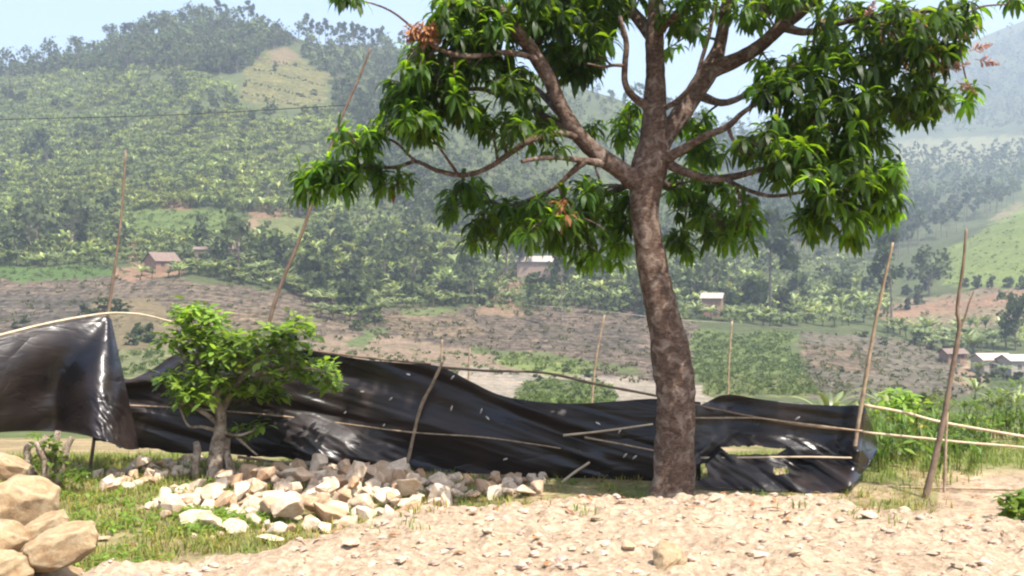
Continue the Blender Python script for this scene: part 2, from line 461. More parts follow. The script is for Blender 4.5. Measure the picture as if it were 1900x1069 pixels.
b.inputs['Roughness'].default_value = 0.95; b.inputs['Specular IOR Level'].default_value = 0.1
ad = N(nt, "ShaderNodeMath", operation='ADD'); nt.links.new(n1.outputs[0], ad.inputs[0]); nt.links.new(nc.outputs[0], ad.inputs[1])
bp1 = bump(nt, b, ad.outputs[0], 0.8, 0.5)
bp2 = N(nt, "ShaderNodeBump"); bp2.inputs['Strength'].default_value = 0.6; bp2.inputs['Distance'].default_value = 0.03
nt.links.new(n3.outputs[0], bp2.inputs['Height']); nt.links.new(bp1.outputs[0], bp2.inputs['Normal']); nt.links.new(bp2.outputs[0], b.inputs['Normal'])
M_ground = m

tg = Geo()
nY, nX = Z.shape
V = np.stack([GX, GY, Z], -1).reshape(-1, 3)
ii = (np.arange(nY - 1)[:, None] * nX + np.arange(nX - 1)[None, :]).ravel()
Q = np.stack([ii, ii + 1, ii + nX + 1, ii + nX], 1)
tg.add(V, Q)
terrain = tg.build("terrain", [M_ground])
terrain['kind'] = 'structure'
at_ = terrain.data.attributes.new("land", 'FLOAT_COLOR', 'POINT')
at_.data.foreach_set("color", LC.reshape(-1, 4).astype(np.float32).ravel())

# ------------------------------------------------------------------ dirt bank in the foreground (road shoulder)
EPX = [-400, 0, 200, 330, 450, 560, 640, 700, 780, 850, 1000, 1200, 1350, 1500, 1560, 1640, 1750, 1900, 2300]
EPY = [1280, 1120, 1042, 1026, 1010, 990, 972, 958, 940, 928, 915, 908, 906, 909, 918, 936, 948, 956, 975]
BZ = 0.65
def edgeY(px):
    return (CAMZ - BZ) * F / (np.interp(px, EPX, EPY) - 534.5)
def bank_h(x, y):
    px = 950 + x * F / np.maximum(y, 1.0)
    d = edgeY(px) - y
    d = d + (fbm(x * 1.6 + 7, y * 1.6, 3) - .5) * 0.35
    prof = np.where(d > 0, 0.0, d * 0.62)
    prof = np.where(d > 0, -0.05 * np.exp(-d / 0.5), prof - 0.05)
    z = BZ + prof
    z = z + (fbm(x * 1.3, y * 1.3, 3) - .5) * 0.11
    f = fbm(x * 9, y * 9, 3); z = z + np.maximum(f - 0.47, 0) * 0.10
    f2 = fbm(x * 24 + 5, y * 24, 2); z = z + np.maximum(f2 - 0.45, 0) * 0.035
    return z
def bank_patch(x0, x1, y0, y1, sx, sy):
    xs = np.arange(x0, x1 + 1e-6, sx); ys = np.arange(y0, y1 + 1e-6, sy)
    X, Yy = np.meshgrid(xs, ys); zz = bank_h(X, Yy)
    Vv = np.stack([X, Yy, zz], -1).reshape(-1, 3)
    n = len(xs); ii = (np.arange(len(ys) - 1)[:, None] * n + np.arange(n - 1)[None, :]).ravel()
    return Vv, np.stack([ii, ii + 1, ii + n + 1, ii + n], 1)
bgm = Geo()
for args in ((-3.6, 5.4, 4.4, 9.0, .022, .022), (-14, -3.6, -6, 9.0, .15, .15), (5.4, 14, -6, 9.0, .15, .15), (-3.6, 5.4, -6, 4.4, .15, .15)):
    bgm.add(*bank_patch(*args))
m, nt, b = new_mat("sandy rubble soil")
n1 = noise_node(nt, 2.0, 6); n2 = noise_node(nt, 22, 5, rough=0.7)
vor = N(nt, "ShaderNodeTexVoronoi"); vor.inputs['Scale'].default_value = 26
tc = N(nt, "ShaderNodeTexCoord"); nt.links.new(tc.outputs['Object'], vor.inputs['Vector'])
c = ramp(nt, n2.outputs[0], [(0.3, (0.18, 0.132, 0.085)), (0.5, (0.30, 0.232, 0.162)), (0.7, (0.40, 0.325, 0.24))]).outputs[0]
c = mul(nt, c, ramp(nt, n1.outputs[0], [(0.3, (0.85, 0.82, 0.8)), (0.7, (1.12, 1.1, 1.08))]).outputs[0])
c = mul(nt, c, ramp(nt, vor.outputs['Color'], [(0.2, (0.88, 0.86, 0.84)), (0.8, (1.1, 1.1, 1.1))]).outputs[0])
nt.links.new(c, b.inputs['Base Color']); b.inputs['Roughness'].default_value = 0.95; b.inputs['Specular IOR Level'].default_value = 0.1
h = N(nt, "ShaderNodeMath", operation='ADD'); nt.links.new(n2.outputs[0], h.inputs[0]); nt.links.new(vor.outputs['Distance'], h.inputs[1])
bump(nt, b, h.outputs[0], 0.7, 0.02)
M_bank = m
bank = bgm.build("dirt_bank", [M_bank]); bank['kind'] = 'structure'

def near_ground(x, y):
    """height of whatever ground is on top near the camera"""
    return max(float(bank_h(np.array(x), np.array(y))) if y < 9.0 else -9, gz(x, y))

# ------------------------------------------------------------------ rocks
def rock_mesh(seed, flat=0.75, npts=15, bev=0.06):
    r = random.Random(seed)
    bm = bmesh.new()
    for i in range(npts):
        v = Vector((r.gauss(0, 1), r.gauss(0, 1), r.gauss(0, 1))).normalized() * r.uniform(.85, 1.08)
        bm.verts.new((v.x, v.y * r.uniform(.75, .9), v.z * flat))
    h = bmesh.ops.convex_hull(bm, input=bm.verts)
    bmesh.ops.delete(bm, geom=[g for g in h['geom_interior'] if isinstance(g, bmesh.types.BMVert)], context='VERTS')
    bmesh.ops.dissolve_limit(bm, angle_limit=math.radians(16), verts=bm.verts, edges=bm.edges)
    bmesh.ops.bevel(bm, geom=bm.edges[:], offset=bev, segments=2, profile=.6, affect='EDGES', clamp_overlap=True)
    bmesh.ops.triangulate(bm, faces=[f for f in bm.faces if len(f.verts) > 4])
    bmesh.ops.subdivide_edges(bm, edges=[e for e in bm.edges if e.calc_length() > .35], cuts=1)
    bmesh.ops.triangulate(bm, faces=bm.faces)
    for v in bm.verts:
        f = float(vnoise(np.array(v.co.x * 2.6 + seed), np.array(v.co.y * 2.6 + v.co.z * 3.1))) - .5
        v.co *= 1 + .10 * f
    me = bpy.data.meshes.new("rock"); bm.to_mesh(me); bm.free()
    for p in me.polygons: p.use_smooth = False
    return me
def rock_material(name, ca, cb, cc):
    m, nt, b = new_mat(name)
    n1 = noise_node(nt, 1.3, 5, dist=0.5); n2 = noise_node(nt, 9, 6, rough=0.75)
    oi = N(nt, "ShaderNodeObjectInfo")
    c = ramp(nt, n1.outputs[0], [(0.3, ca), (0.5, cb), (0.7, cc)]).outputs[0]
    c2 = ramp(nt, oi.outputs['Random'], [(0.0, (0.8, 0.6, 0.44)), (0.25, (0.98, 0.82, 0.66)), (0.45, (1.08, 1.0, 0.9)), (1.0, (1.3, 1.24, 1.14))]).outputs[0]
    c = mul(nt, c, c2)
    c = mul(nt, c, ramp(nt, n2.outputs[0], [(0.3, (0.8, 0.78, 0.76)), (0.7, (1.1, 1.1, 1.1))]).outputs[0])
    nt.links.new(c, b.inputs['Base Color']); b.inputs['Roughness'].default_value = 0.85; b.inputs['Specular IOR Level'].default_value = 0.25
    bump(nt, b, n2.outputs[0], 0.6, 0.06)
    return m
M_rock = rock_material("quartzite rubble", (0.44, 0.32, 0.22), (0.58, 0.49, 0.39), (0.68, 0.63, 0.56))
m, nt, b = new_mat("ochre boulder")
n1 = noise_node(nt, 2.2, 5, dist=0.6); n2 = noise_node(nt, 14, 6, rough=0.75)
c = ramp(nt, n1.outputs[0], [(0.3, (0.24, 0.14, 0.065)), (0.5, (0.37, 0.265, 0.145)), (0.7, (0.47, 0.37, 0.235))]).outputs[0]
c = mul(nt, c, ramp(nt, n2.outputs[0], [(0.3, (0.8, 0.78, 0.76)), (0.7, (1.1, 1.1, 1.1))]).outputs[0])
nt.links.new(c, b.inputs['Base Color']); b.inputs['Roughness'].default_value = 0.85; bump(nt, b, n2.outputs[0], 0.5, 0.04)
M_boulder = m
bb_ = [n for n in nt.nodes if n.type == 'BUMP'][0]; bb_.inputs['Strength'].default_value = .6; bb_.inputs['Distance'].default_value = .03

rock_meshes = []
for i in range(12):
    me = rock_mesh(100 + i, flat=[.7, .8, .6, .9][i % 4]); me.materials.append(M_rock); rock_meshes.append(me)

def put_rock(x, y, z, s, me=None, label=None, group=None, rot=None, sc=(1, 1, 1), name="rock"):
    o = bpy.data.objects.new(name, me or rnd.choice(rock_meshes)); COL.objects.link(o)
    e_ = rnd.uniform(.9, 1.45) if sc == (1, 1, 1) else 1
    o.location = (x, y, z); o.scale = (s * sc[0] * e_, s * sc[1], s * sc[2] / (e_ ** .4))
    o.rotation_euler = rot or (rnd.uniform(-.5, .5), rnd.uniform(-.5, .5), rnd.uniform(0, 6.28))
    return tag(o, label, "rock", group)

PILE = ("pale angular building stone in the large heap beside the small tree", "rubble stones heaped in front of the plastic")
def pile_h(x, y):
    return 0.34 * math.exp(-(((x + 1.75) / 0.85) ** 2 + ((y - 10.15) / 0.75) ** 2))
placed = []
for layer in range(3):
    tries = 0; k = 0
    while tries < 1500 and k < (165, 48, 6)[layer]:
        tries += 1
        a = rnd.uniform(0, 6.28); r = math.sqrt(rnd.random()) * (1.0, 0.78, 0.5)[layer]
        x = -1.85 + 1.3 * r * math.cos(a); y = 9.95 + 1.5 * r * math.sin(a)
        s = rnd.uniform(0.05, 0.15) * (1 if rnd.random() < .8 else 1.35)
        z = gz(x, y) + s * 0.38 + layer * 0.085
        if any((p[0] - x) ** 2 + (p[1] - y) ** 2 + ((p[2] - z) * 1.3) ** 2 < ((p[3] + s) * 0.72) ** 2 for p in placed): continue
        placed.append((x, y, z, s)); put_rock(x, y, z, s, None, *PILE); k += 1
# smaller stones on the ground left of the stump and right along the fence foot
for (pa, pb, n, lab, grp, s0, s1) in (
    ((185, 905), (372, 868), 46, "small pale stone in the low row beyond the grass, left of the small tree", "low row of stones behind the grass", .05, .10),
    ((700, 915), (1010, 905), 40, "small brown stone along the foot of the plastic, left of the mango trunk", "stones along the foot of the plastic", .05, .10)):
    for i in range(n):
        for t in range(20):
            u = rnd.random(); px = pa[0] + (pb[0] - pa[0]) * u; py = pa[1] + (pb[1] - pa[1]) * u + rnd.uniform(-18, 14)
            Yd = 1.9 * F / (py - 534.5); x = (px - 950) / F * Yd; s = rnd.uniform(s0, s1)
            z = gz(x, Yd) + s * .5
            if all((p[0] - x) ** 2 + (p[1] - Yd) ** 2 > ((p[3] + s) * .75) ** 2 for p in placed): break
        placed.append((x, Yd, z, s)); put_rock(x, Yd, z, s, None, lab, grp)
for i in range(70):
    a = rnd.uniform(0, 6.28); r = math.sqrt(rnd.uniform(.3, 1.25)); x = -1.9 + 1.35 * r * math.cos(a); y = 9.9 + 1.5 * r * math.sin(a); s = rnd.uniform(.018, .042)
    put_rock(x, y, near_ground(x, y) + s * .4, s, None, "fist-sized or smaller chip of stone strewn in the grass around the large heap", "stone chips around the heap")
# single stones lying apart
for (px, py, s, sc, lab) in (
    (288, 945, .075, (1.5, 1, .7), "flat white stone lying alone in the grass"),
    (352, 938, .12, (1.6, .8, .75), "long white stone at the left end of the heap"),
    (484, 962, .10, (.8, .8, 1.4), "upright white stone at the front foot of the heap"),
    (262, 858, .10, (1.2, 1, 1), "pinkish block topmost of the low stone row"),
    (645, 985, .07, (1.3, 1, .8), "bright white stone on the edge of the dirt bank below the heap"),
    (500, 992, .08, (1.6, 1, .4), "flat pale slab at the very front of the heap"),
    (190, 1025, .06, (1.4, 1, .6), "pale flat stone in the grass beside the ochre boulders")):
    Yd = 1.9 * F / (py - 534.5) if py < 970 else 8.2
    x = (px - 950) / F * Yd
    if lab.startswith('pinkish'): Yd = 11.0; x = (px - 950) / F * Yd
    z = near_ground(x, Yd) + s * 0.45
    if lab.startswith('pinkish'): z += .12
    put_rock(x, Yd, z, s, rock_meshes[rnd.randrange(12)], lab, None, (rnd.uniform(-.2, .2), rnd.uniform(-.2, .2), rnd.uniform(-.3, .3)), sc)
# ochre boulders stacked at the left edge
bm_ = []
for i in range(5):
    me = rock_mesh(300 + i, flat=.85, npts=60, bev=.1)

    b_ = bmesh.new(); b_.from_mesh(me); bmesh.ops.subdivide_edges(b_, edges=b_.edges[:], cuts=1); bmesh.ops.triangulate(b_, faces=b_.faces[:]); bmesh.ops.subdivide_edges(b_, edges=b_.edges[:], cuts=1)
    for k_ in range(16): bmesh.ops.smooth_vert(b_, verts=b_.verts[:], factor=.5, use_axis_x=True, use_axis_y=True, use_axis_z=True)
    for v_ in b_.verts: v_.co *= 1.13 + .16 * (float(vnoise(np.array(v_.co.x * 4 + i * 7), np.array(v_.co.y * 4 + v_.co.z * 5))) - .5)
    b_.to_mesh(me); b_.free()
    for p_ in me.polygons: p_.use_smooth = True; me.materials.append(M_boulder); bm_.append(me)
for (px, py, Yd, s, sc, rot, mi, lab) in (
    (8, 868, 5.9, .125, (1.0, .9, .62), (0, .35, .4), 0, "orange-brown boulder topmost of the ochre stack"),
    (42, 938, 5.8, .175, (1.0, .9, .95), (.1, .1, .2), 1, "big rounded ochre boulder under the topmost one"),
    (78, 988, 5.65, .135, (1.05, .8, .62), (0, -.5, .2), 2, "brown wedge boulder tucked under the big rounded one"),
    (112, 1018, 5.5, .17, (1.1, .8, .7), (0, -.35, .1), 3, "long pale ochre boulder sticking out to the right at the foot of the stack"),
    (0, 1010, 5.5, .14, (1, .9, .9), (.3, .2, .9), 4, "ochre boulder cut by the photo's edge, below the big rounded one"),
    (12, 1062, 5.4, .15, (1, .9, .8), (0, .2, 1.9), 1, "lowest pale boulder of the ochre stack at the photo's corner"),
    (-60, 950, 5.9, .2, (1, .9, .9), (.2, .3, 2.9), 2, "ochre boulder hidden behind the stack"),
    (95, 1100, 5.6, .18, (1.2, .9, .8), (.2, .1, 1.2), 0, "ochre boulder at the bottom of the stack below the long one"),
    (-50, 1100, 5.7, .22, (1.2, .9, .8), (.2, .1, 2.2), 3, "ochre boulder at the bottom left of the stack")):
    p = at(px, py, Yd)
    put_rock(p.x, p.y, p.z, s, bm_[mi], lab, None, rot, sc, "boulder")
# loose stones on the bank
for (px, py, s, lab) in ((1240, 1048, .085, "largest rounded stone on the dirt bank near the bottom edge"), (1165, 770 + 255, .04, "small tan stone on the bank left of the largest one"),
    (1415, 1040, .045, "whitish stone on the bank right of the largest one"), (1330, 925, .05, "pale flat stone on the crest of the bank right of the mango trunk"),
    (1197, 900, .035, "small white stone on the crest beside the mango trunk foot"), (1613, 955, .06, "flat grey stone at the right end of the bank crest"),
    (1757, 990, .04, "brown stone half sunk in the bank at the right"), (650, 1000, .055, "white stone on the bank below the stone heap"), (905, 990, .04, "tan stone on the bank in mid slope")):
    Yd = (CAMZ - BZ) * F / (max(py, 912) - 534.5) * .985; x = (px - 950) / F * Yd
    put_rock(x, Yd, near_ground(x, Yd) + s * .3, s, bm_[1] if 'rounded' in lab else None, lab, None, (rnd.uniform(-.3, .3), rnd.uniform(-.3, .3), rnd.uniform(0, 6)), (1.2, 1, .75))
# gravel: uncountable clods on the bank, one object
V0 = np.array([(x, y, z) for x in (-1, 1) for y in (-1, 1) for z in (-1, 1)], float)
Q0 = np.array([(0, 1, 3, 2), (4, 6, 7, 5), (0, 4, 5, 1), (2, 3, 7, 6), (0, 2, 6, 4), (1, 5, 7, 3)])
def blob_arr(seed):
    r = np.random.RandomState(seed)
    u = np.linspace(0, 2 * math.pi, 7)[:-1]; Vb = []
    for k, (zz, rr) in enumerate(((-.7, .5), (-.1, 1.0), (.45, .8), (.75, .35))):
        for a in u: Vb.append((math.cos(a) * rr * r.uniform(.55, 1.3), math.sin(a) * rr * r.uniform(.55, 1.3), zz * r.uniform(.8, 1.1)))
    Qb = []
    for i in range(3):
        for j in range(6): Qb.append((i * 6 + j, i * 6 + (j + 1) % 6, (i + 1) * 6 + (j + 1) % 6, (i + 1) * 6 + j))
    Qb += [(18, 19, 20, 21), (18, 21, 22, 23)]
    return np.array(Vb), np.array(Qb), np.ones((len(Vb), 3)), np.zeros(len(Qb), int)
blobs = [blob_arr(i) for i in range(6)]
gg = Geo()
M_gravel = simple("loose stones", (0.26, 0.19, 0.14), (0.44, 0.36, 0.28), 6, tint=True, bs=0.3, bd=0.01)
for i in range(2300):
    y = 4.4 + 4.2 * rnd.random(); x = rnd.uniform(-.55, .62) * y
    px = 950 + x * F / y
    if px < 150 or y > edgeY(px) + .35: continue
    s = 0.006 + 0.03 * rnd.random() ** 3 + (0.015 if rnd.random() < .02 else 0)
    a = rnd.uniform(0, 6.28); ca, sa = math.cos(a), math.sin(a)
    Mx = np.array([[ca * 1.25, -sa, 0], [sa * 1.25, ca, 0], [0, 0, .7]]) * s
    t = rnd.uniform(.8, 1.1)
    gg.addg(blobs[i % 6], Mx, (x, y, float(bank_h(np.array(x), np.array(y))) + s * .2), (t, t * rnd.uniform(.92, 1), t * rnd.uniform(.85, 1)))
gravel = gg.build("gravel", [M_gravel], smooth=False); tag(gravel, "loose gravel and small clods strewn over the dirt bank", "gravel", kind='stuff')

# ------------------------------------------------------------------ plants: builders
def rand_rot(r):
    q = np.array([r.gauss(0, 1) for _ in range(4)]); q /= np.linalg.norm(q)
    w_, x, y, z = q
    return np.array([[1 - 2 * (y * y + z * z), 2 * (x * y - z * w_), 2 * (x * z + y * w_)], [2 * (x * y + z * w_), 1 - 2 * (x * x + z * z), 2 * (y * z - x * w_)], [2 * (x * z - y * w_), 2 * (y * z + x * w_), 1 - 2 * (x * x + y * y)]])

def card(geo, p, r, s, tint, mat=0, asp=0.6):
    R_ = rand_rot(r); a = R_[0] * s; b_ = R_[1] * s * asp; nn = R_[2] * s * .25
    p = np.asarray(p)
    geo.add([p - a * .9, p - b_ + nn, p + a, p + b_ + nn], [(0, 1, 2, 3)], tint, mat)

def tree_geo(seed, kind, ncard):
    r = random.Random(seed); g = Geo(); gt = Geo(); cs = 1.0 if ncard > 300 else 1.25
    if kind == 'euc':
        H = r.uniform(11, 14); lean = r.uniform(-.4, .4)
        P = [(0, 0, -.6), (lean * .3, 0, H * .35), (lean * .8, .2, H * .7), (lean, .1, H * .97)]
        p, q = smooth_path(P, [.22, .17, .1, .03], 3); gt.add(*tube(p, q, 5, cap=False), (1, 1, 1), 1)
        nb = 8
        cents = []
        for i in range(nb):
            t = 0.38 + .6 * (i + r.random() * .6) / nb
            a = r.uniform(0, 6.28); L = (1.0 - t) * 3.2 + .7
            b0 = np.array([lean * t, 0, H * t]); b1 = b0 + np.array([math.cos(a) * L, math.sin(a) * L, L * r.uniform(.35, .9)])
            gt.add(*tube([b0, (b0 + b1) / 2 + np.array([0, 0, -.1]), b1], [.06, .05, .02], 4, cap=False), (1, 1, 1), 1)
            cents.append((b1, r.uniform(.7, 1.25))); 
        cents.append((np.array([lean, 0, H]), .8))
        for i in range(ncard):
            c_, s_ = r.choice(cents)
            d = np.array([r.gauss(0, 1), r.gauss(0, 1), r.gauss(0, .75)]); d = d / np.linalg.norm(d) * s_ * r.random() ** .45
            t = r.uniform(.6, 1.3); card(g, c_ + d, r, r.uniform(.4, .8) * cs, (t * .9, t, t * 1.1), 0, .55)
    else:
        H = r.uniform(4.5, 7.5) if kind == 'bush' else r.uniform(8, 11)
        P = [(0, 0, -.6), (r.uniform(-.2, .2), 0, H * .25), (r.uniform(-.4, .4), r.uniform(-.3, .3), H * .6)]
        p, q = smooth_path(P, [.22, .17, .08], 3); gt.add(*tube(p, q, 5, cap=False), (1, 1, 1), 1)
        cents = []
        R0 = H * r.uniform(.32, .45)
        for i in range(12 if kind == 'bush' else 14):
            a = r.uniform(0, 6.28); rr = R0 * math.sqrt(r.random()); z = H * r.uniform(.16 if kind == 'bush' else .35, .93)
            rr *= (1.25 - z / H * .6)
            c_ = np.array([math.cos(a) * rr, math.sin(a) * rr, z]); cents.append((c_, R0 * r.uniform(.3, .5)))
            b0 = np.array([0, 0, max(H * .2, z - H * .3)]); gt.add(*tube([b0, (b0 + c_) / 2, c_], [.07, .05, .02], 4, cap=False), (1, 1, 1), 1)
        for i in range(ncard):
            c_, s_ = r.choice(cents)
            d = np.array([r.gauss(0, 1), r.gauss(0, 1), r.gauss(0, .8)]); d = d / np.linalg.norm(d) * s_ * r.random() ** .4
            t = r.uniform(.55, 1.35); card(g, c_ + d, r, r.uniform(.35, .75) * cs, (t, t, t * .9), 0, .7)
    return g, gt

def banana_geo(seed, segs, n, fold, steep=0.0):
    r = random.Random(seed); g = Geo()
    H = r.uniform(.5, 1.1)
    p, q = smooth_path([(0, 0, -.4), (.05, 0, H * .5), (.1, .05, H)], [.14, .12, .07], 2)
    g.add(*tube(p, q, 5, cap=False), (.55, .6, .4), 1)
    for i in range(n):
        a = i * 2.4 + r.uniform(-.4, .4); L = r.uniform(1.9, 2.8); up = min(1.5, r.uniform(.75, 1.4) + steep); wd = r.uniform(.16, .28)
        if steep > .3: wd *= .6; L *= r.uniform(.6, 1.05)
        d = np.array([math.cos(a), math.sin(a), 0.]); s = np.array([-math.sin(a), math.cos(a), 0.])
        C = []; W = []
        x = .0; z = H; ang = up
        for k in range(segs + 1):
            C.append(d * x + np.array([.1, .05, z])); W.append(wd * (0.12, .9, 1.0, .8, .1)[min(4, int(k * 4 / segs + .01))])
            x += math.cos(ang) * L / segs; z += math.sin(ang) * L / segs; ang -= (up + r.uniform(.1, .8) - steep * 1.3) / segs * 1.1
        t = r.uniform(.5, 1.5); tn = (t, t, t * .9) if r.random() > .12 else (1.7, 1.5, 1.2)
        if fold:
            for sg in (-1, 1):
                dn = np.array([0, 0, -.35]); V_ = []
                for c_, w_ in zip(C, W): V_ += [c_, c_ + s * sg * w_ + dn * w_]
                g.add(V_, [(2 * j, 2 * j + 1, 2 * j + 3, 2 * j + 2) for j in range(segs)], tn, 0)
        else:
            g.add(*strip(C, [s] * len(C), W), tn, 0)
    return g

def rotz(a, s):
    c_, s_ = math.cos(a) * s, math.sin(a) * s
    return np.array([[c_, -s_, 0], [s_, c_, 0], [0, 0, s]])

# ------------------------------------------------------------------ bananas on the slopes
def scatter(poly, n, mind, accept=None):
    xs = [p[0] for p in poly]; ys = [p[1] for p in poly]; out = []; cell = {}
    t = 0
    while len(out) < n and t < n * 12:
        t += 1
        px = rnd.uniform(min(xs), max(xs)); py = rnd.uniform(min(ys), max(ys))
        if not bool(inpoly(px, py, poly)): continue
        k = (int(px / mind), int(py / mind))
        if any((k[0] + a, k[1] + b_) in cell and (cell[(k[0] + a, k[1] + b_)][0] - px) ** 2 + ((cell[(k[0] + a, k[1] + b_)][1] - py) * 1.3) ** 2 < mind * mind for a in (-1, 0, 1) for b_ in (-1, 0, 1)): continue
        if any(bool(inpoly(px, py, q)) for q in NOVEG): continue
        g_ = gpix(px, py, 60)
        if g_ is None: continue
        if accept and not accept(g_): continue
        cell[k] = (px, py); out.append((g_, px, py))
    return out
NOVEG = [LAND[i][0] for i in (4, 5, 11, 12)] + [[(275, 490), (330, 490), (330, 508), (275, 508)], [(965, 505), (1045, 505), (1045, 524), (965, 524)], [(1305, 572), (1342, 572), (1342, 592), (1305, 592)]]
ban = []
ban += scatter([(-60, 160), (120, 140), (330, 130), (430, 160), (450, 210), (640, 205), (690, 260), (690, 400), (600, 400), (400, 392), (230, 395), (-60, 400)], 2600, 6.5, lambda q: float(fbm(np.array(q.x / 16 + 50), np.array(q.y / 20), 3)) > .33)
ban += scatter([(-60, 400), (240, 395), (240, 440), (340, 445), (330, 470), (200, 500), (-60, 492)], 280, 11)
ban += scatter([(340, 445), (560, 440), (600, 400), (740, 430), (940, 470), (940, 570), (720, 572), (560, 548), (400, 520), (345, 505)], 380, 11)
ban += scatter([(1050, 520), (1200, 500), (1290, 480), (1650, 480), (1650, 600), (1480, 612), (1100, 572), (1000, 572)], 380, 11)
ban += scatter([(1640, 612), (1760, 610), (1900, 620), (1900, 650), (1780, 660), (1650, 625)], 60, 11)
ban += scatter([(600, 420), (760, 400), (1150, 440), (1150, 480), (940, 470), (740, 450)], 110, 12)
ban += scatter([(540, 538), (720, 556), (705, 600), (600, 596)], 40, 12)
for q in ((262, 513), (282, 517), (312, 516), (334, 514), (352, 510), (1815, 700), (1862, 704)): ban.append((gpix(q[0], q[1], 60), q[0], q[1]))
ban.sort(key=lambda t: t[0].y)
ban_me = [banana_geo(i, 4, 14, True, .14 * (i % 3)).mesh("banana_plant", [M_banana, M_farwood]) for i in range(6)]
ban_lo = [banana_geo(40 + i, 3, 12, False, .14 * (i % 3)).arrays() for i in range(6)]
sg = Geo()
for i, (p, px, py) in enumerate(ban):
    s = rnd.uniform(.8, 1.3) * (1.2 if p.y < 330 and px > 340 else 1.0) * (1 if rnd.random() < .85 else 1.4)
    if i < 290:
        o = link_mesh("banana_plant", ban_me[i % 6]); o.location = p; o.rotation_euler = (0, 0, rnd.uniform(0, 6.28)); o.scale = (s, s, s)
        tag(o, "broad-leaved banana plant in the groves along the foot of the hills", "banana plant", "banana plants in the groves at the foot of the hills")
    else:
        t = rnd.uniform(.6, 1.3) * (.6 + .8 * float(fbm(np.array(p.x / 14 + 9), np.array(p.y / 18), 3)))
        sg.addg(ban_lo[i % 6], rotz(rnd.uniform(0, 6.28), s * 1.15), p, tuple(np.array((1, 1, 1)) * t * .95 + np.array((.25, .1, -.2)) * (float(fbm(np.array(p.x / 22), np.array(p.y / 22), 3)) - .5)))
tag(sg.build("banana_plantation", [M_banana, M_farwood]), "dense banana plantation covering the left hillside", "plantation", kind='stuff')

# ------------------------------------------------------------------ trees on the hills
def make_tree(name, seed, kind, ncard, label, cat, group, loc=(0, 0, -300)):
    g, gt = tree_geo(seed, kind, ncard)
    root = empty(name, loc, label, cat, group)
    gt.build("trunk", [M_far, M_farwood], root); g.build("crown", [M_far], root)
    return root
def place_kind(pts, name, kind, nvar, ncard, label, cat, group, s0, s1, seed0):
    protos = []
    for i, (p, px, py) in enumerate(pts):
        s = rnd.uniform(s0, s1); k = i % nvar
        if len(protos) <= k:
            protos.append(make_tree(name, seed0 + k, kind, ncard, label, cat, group))
            o = protos[k]; o.location = p; o.rotation_euler = (0, 0, rnd.uniform(0, 6.28)); o.scale = (s, s, s * rnd.uniform(.9, 1.15))
        else:
            dup(protos[k], p, rnd.uniform(0, 6.28), (s, s, s * rnd.uniform(.9, 1.15)), label, group)
def hand(lst):
    out = []
    for px, py in lst:
        g_ = gpix(px, py, 60)
        k = py
        while g_ is None or g_.y > 900: k += 3; g_ = gpix(px, k, 60)
        out.append((g_, px, py))
    return out
# skyline trees on the left hill (each one can be told apart)
place_kind(hand([(205, 82), (232, 66), (250, 60), (268, 48), (285, 42), (305, 36), (335, 30), (360, 30), (378, 36)]), "broadleaf_tree", 'tall', 4, 420,
    "spreading hazy tree in the row crowning the left hilltop", "tree", "spreading trees along the left hilltop", .85, 1.15, 500)
o = place_kind(hand([(143, 104)]), "broadleaf_tree", 'tall', 1, 420, "lone round tree standing out against the sky left of the hilltop", "tree", None, 1.0, 1.1, 520)
place_kind(hand([(402, 36), (418, 38), (444, 42), (460, 46), (470, 50), (570, 76), (580, 78), (592, 80), (604, 84), (614, 84), (640, 92), (655, 95), (664, 96), (676, 98), (690, 98), (700, 100), (710, 100), (630, 90), (745, 104), (765, 108)]), "eucalyptus_tree", 'euc', 5, 260,
    "slender hazy eucalyptus on the skyline between hilltop and mango crown", "tree", "eucalyptus trees on the left skyline", .8, 1.15, 540)
# woodland on the upper slope
W1 = scatter([(-60, 150), (0, 130), (200, 92), (350, 42), (480, 55), (560, 82), (500, 95), (440, 140), (330, 130), (150, 135)], 350, 8)
W1 += scatter([(560, 82), (720, 95), (760, 120), (760, 400), (690, 380), (690, 260), (620, 200), (618, 140), (560, 110)], 190, 10)
W2 = scatter([(700, 85), (1000, 140), (1150, 185), (1250, 225), (1320, 280), (1400, 330), (1400, 480), (1180, 500), (1000, 470), (760, 420)], 520, 9.5)
W3 = scatter([(1350, 310), (1900, 325), (1900, 372), (1740, 450), (1660, 490), (1400, 480)], 480, 8)
W1.sort(key=lambda t: t[0].y); W2.sort(key=lambda t: t[0].y); W3.sort(key=lambda t: t[0].y)
place_kind(W1[:110], "broadleaf_tree", 'bush', 6, 200, "rounded hazy tree low in the woodland under the left summit", "tree", "woodland trees on the upper slope", .8, 1.3, 560)
place_kind(W2[:110], "broadleaf_tree", 'tall', 5, 240, "hazy forest tree on the slope seen through the mango crown", "tree", "forest trees behind the mango crown", .6, 1.0, 580)
place_kind(W3[:240], "eucalyptus_tree", 'euc', 5, 170, "blue-green eucalyptus in the mid-distance forest on the right", "tree", "eucalyptus forest on the right slopes", .8, 1.35, 600)
wl = Geo(); wv = [tuple(x.arrays() for x in tree_geo(660 + i, ['bush', 'tall', 'euc'][i % 3], 110)) for i in range(9)]
for pts, ks, s0, s1 in ((W1[110:], (0, 3, 6, 1), .8, 1.3), (W2[110:], (1, 4, 7, 0), .6, 1.0), (W3[240:], (2, 5, 8, 1), .8, 1.35)):
    for (p, px, py) in pts:
        s = rnd.uniform(s0, s1); t = rnd.uniform(.75, 1.25); k = rnd.choice(ks); Mr = rotz(rnd.uniform(0, 6.28), s)
        wl.addg(wv[k][0], Mr, p, (t, t, t)); wl.addg(wv[k][1], Mr, p)
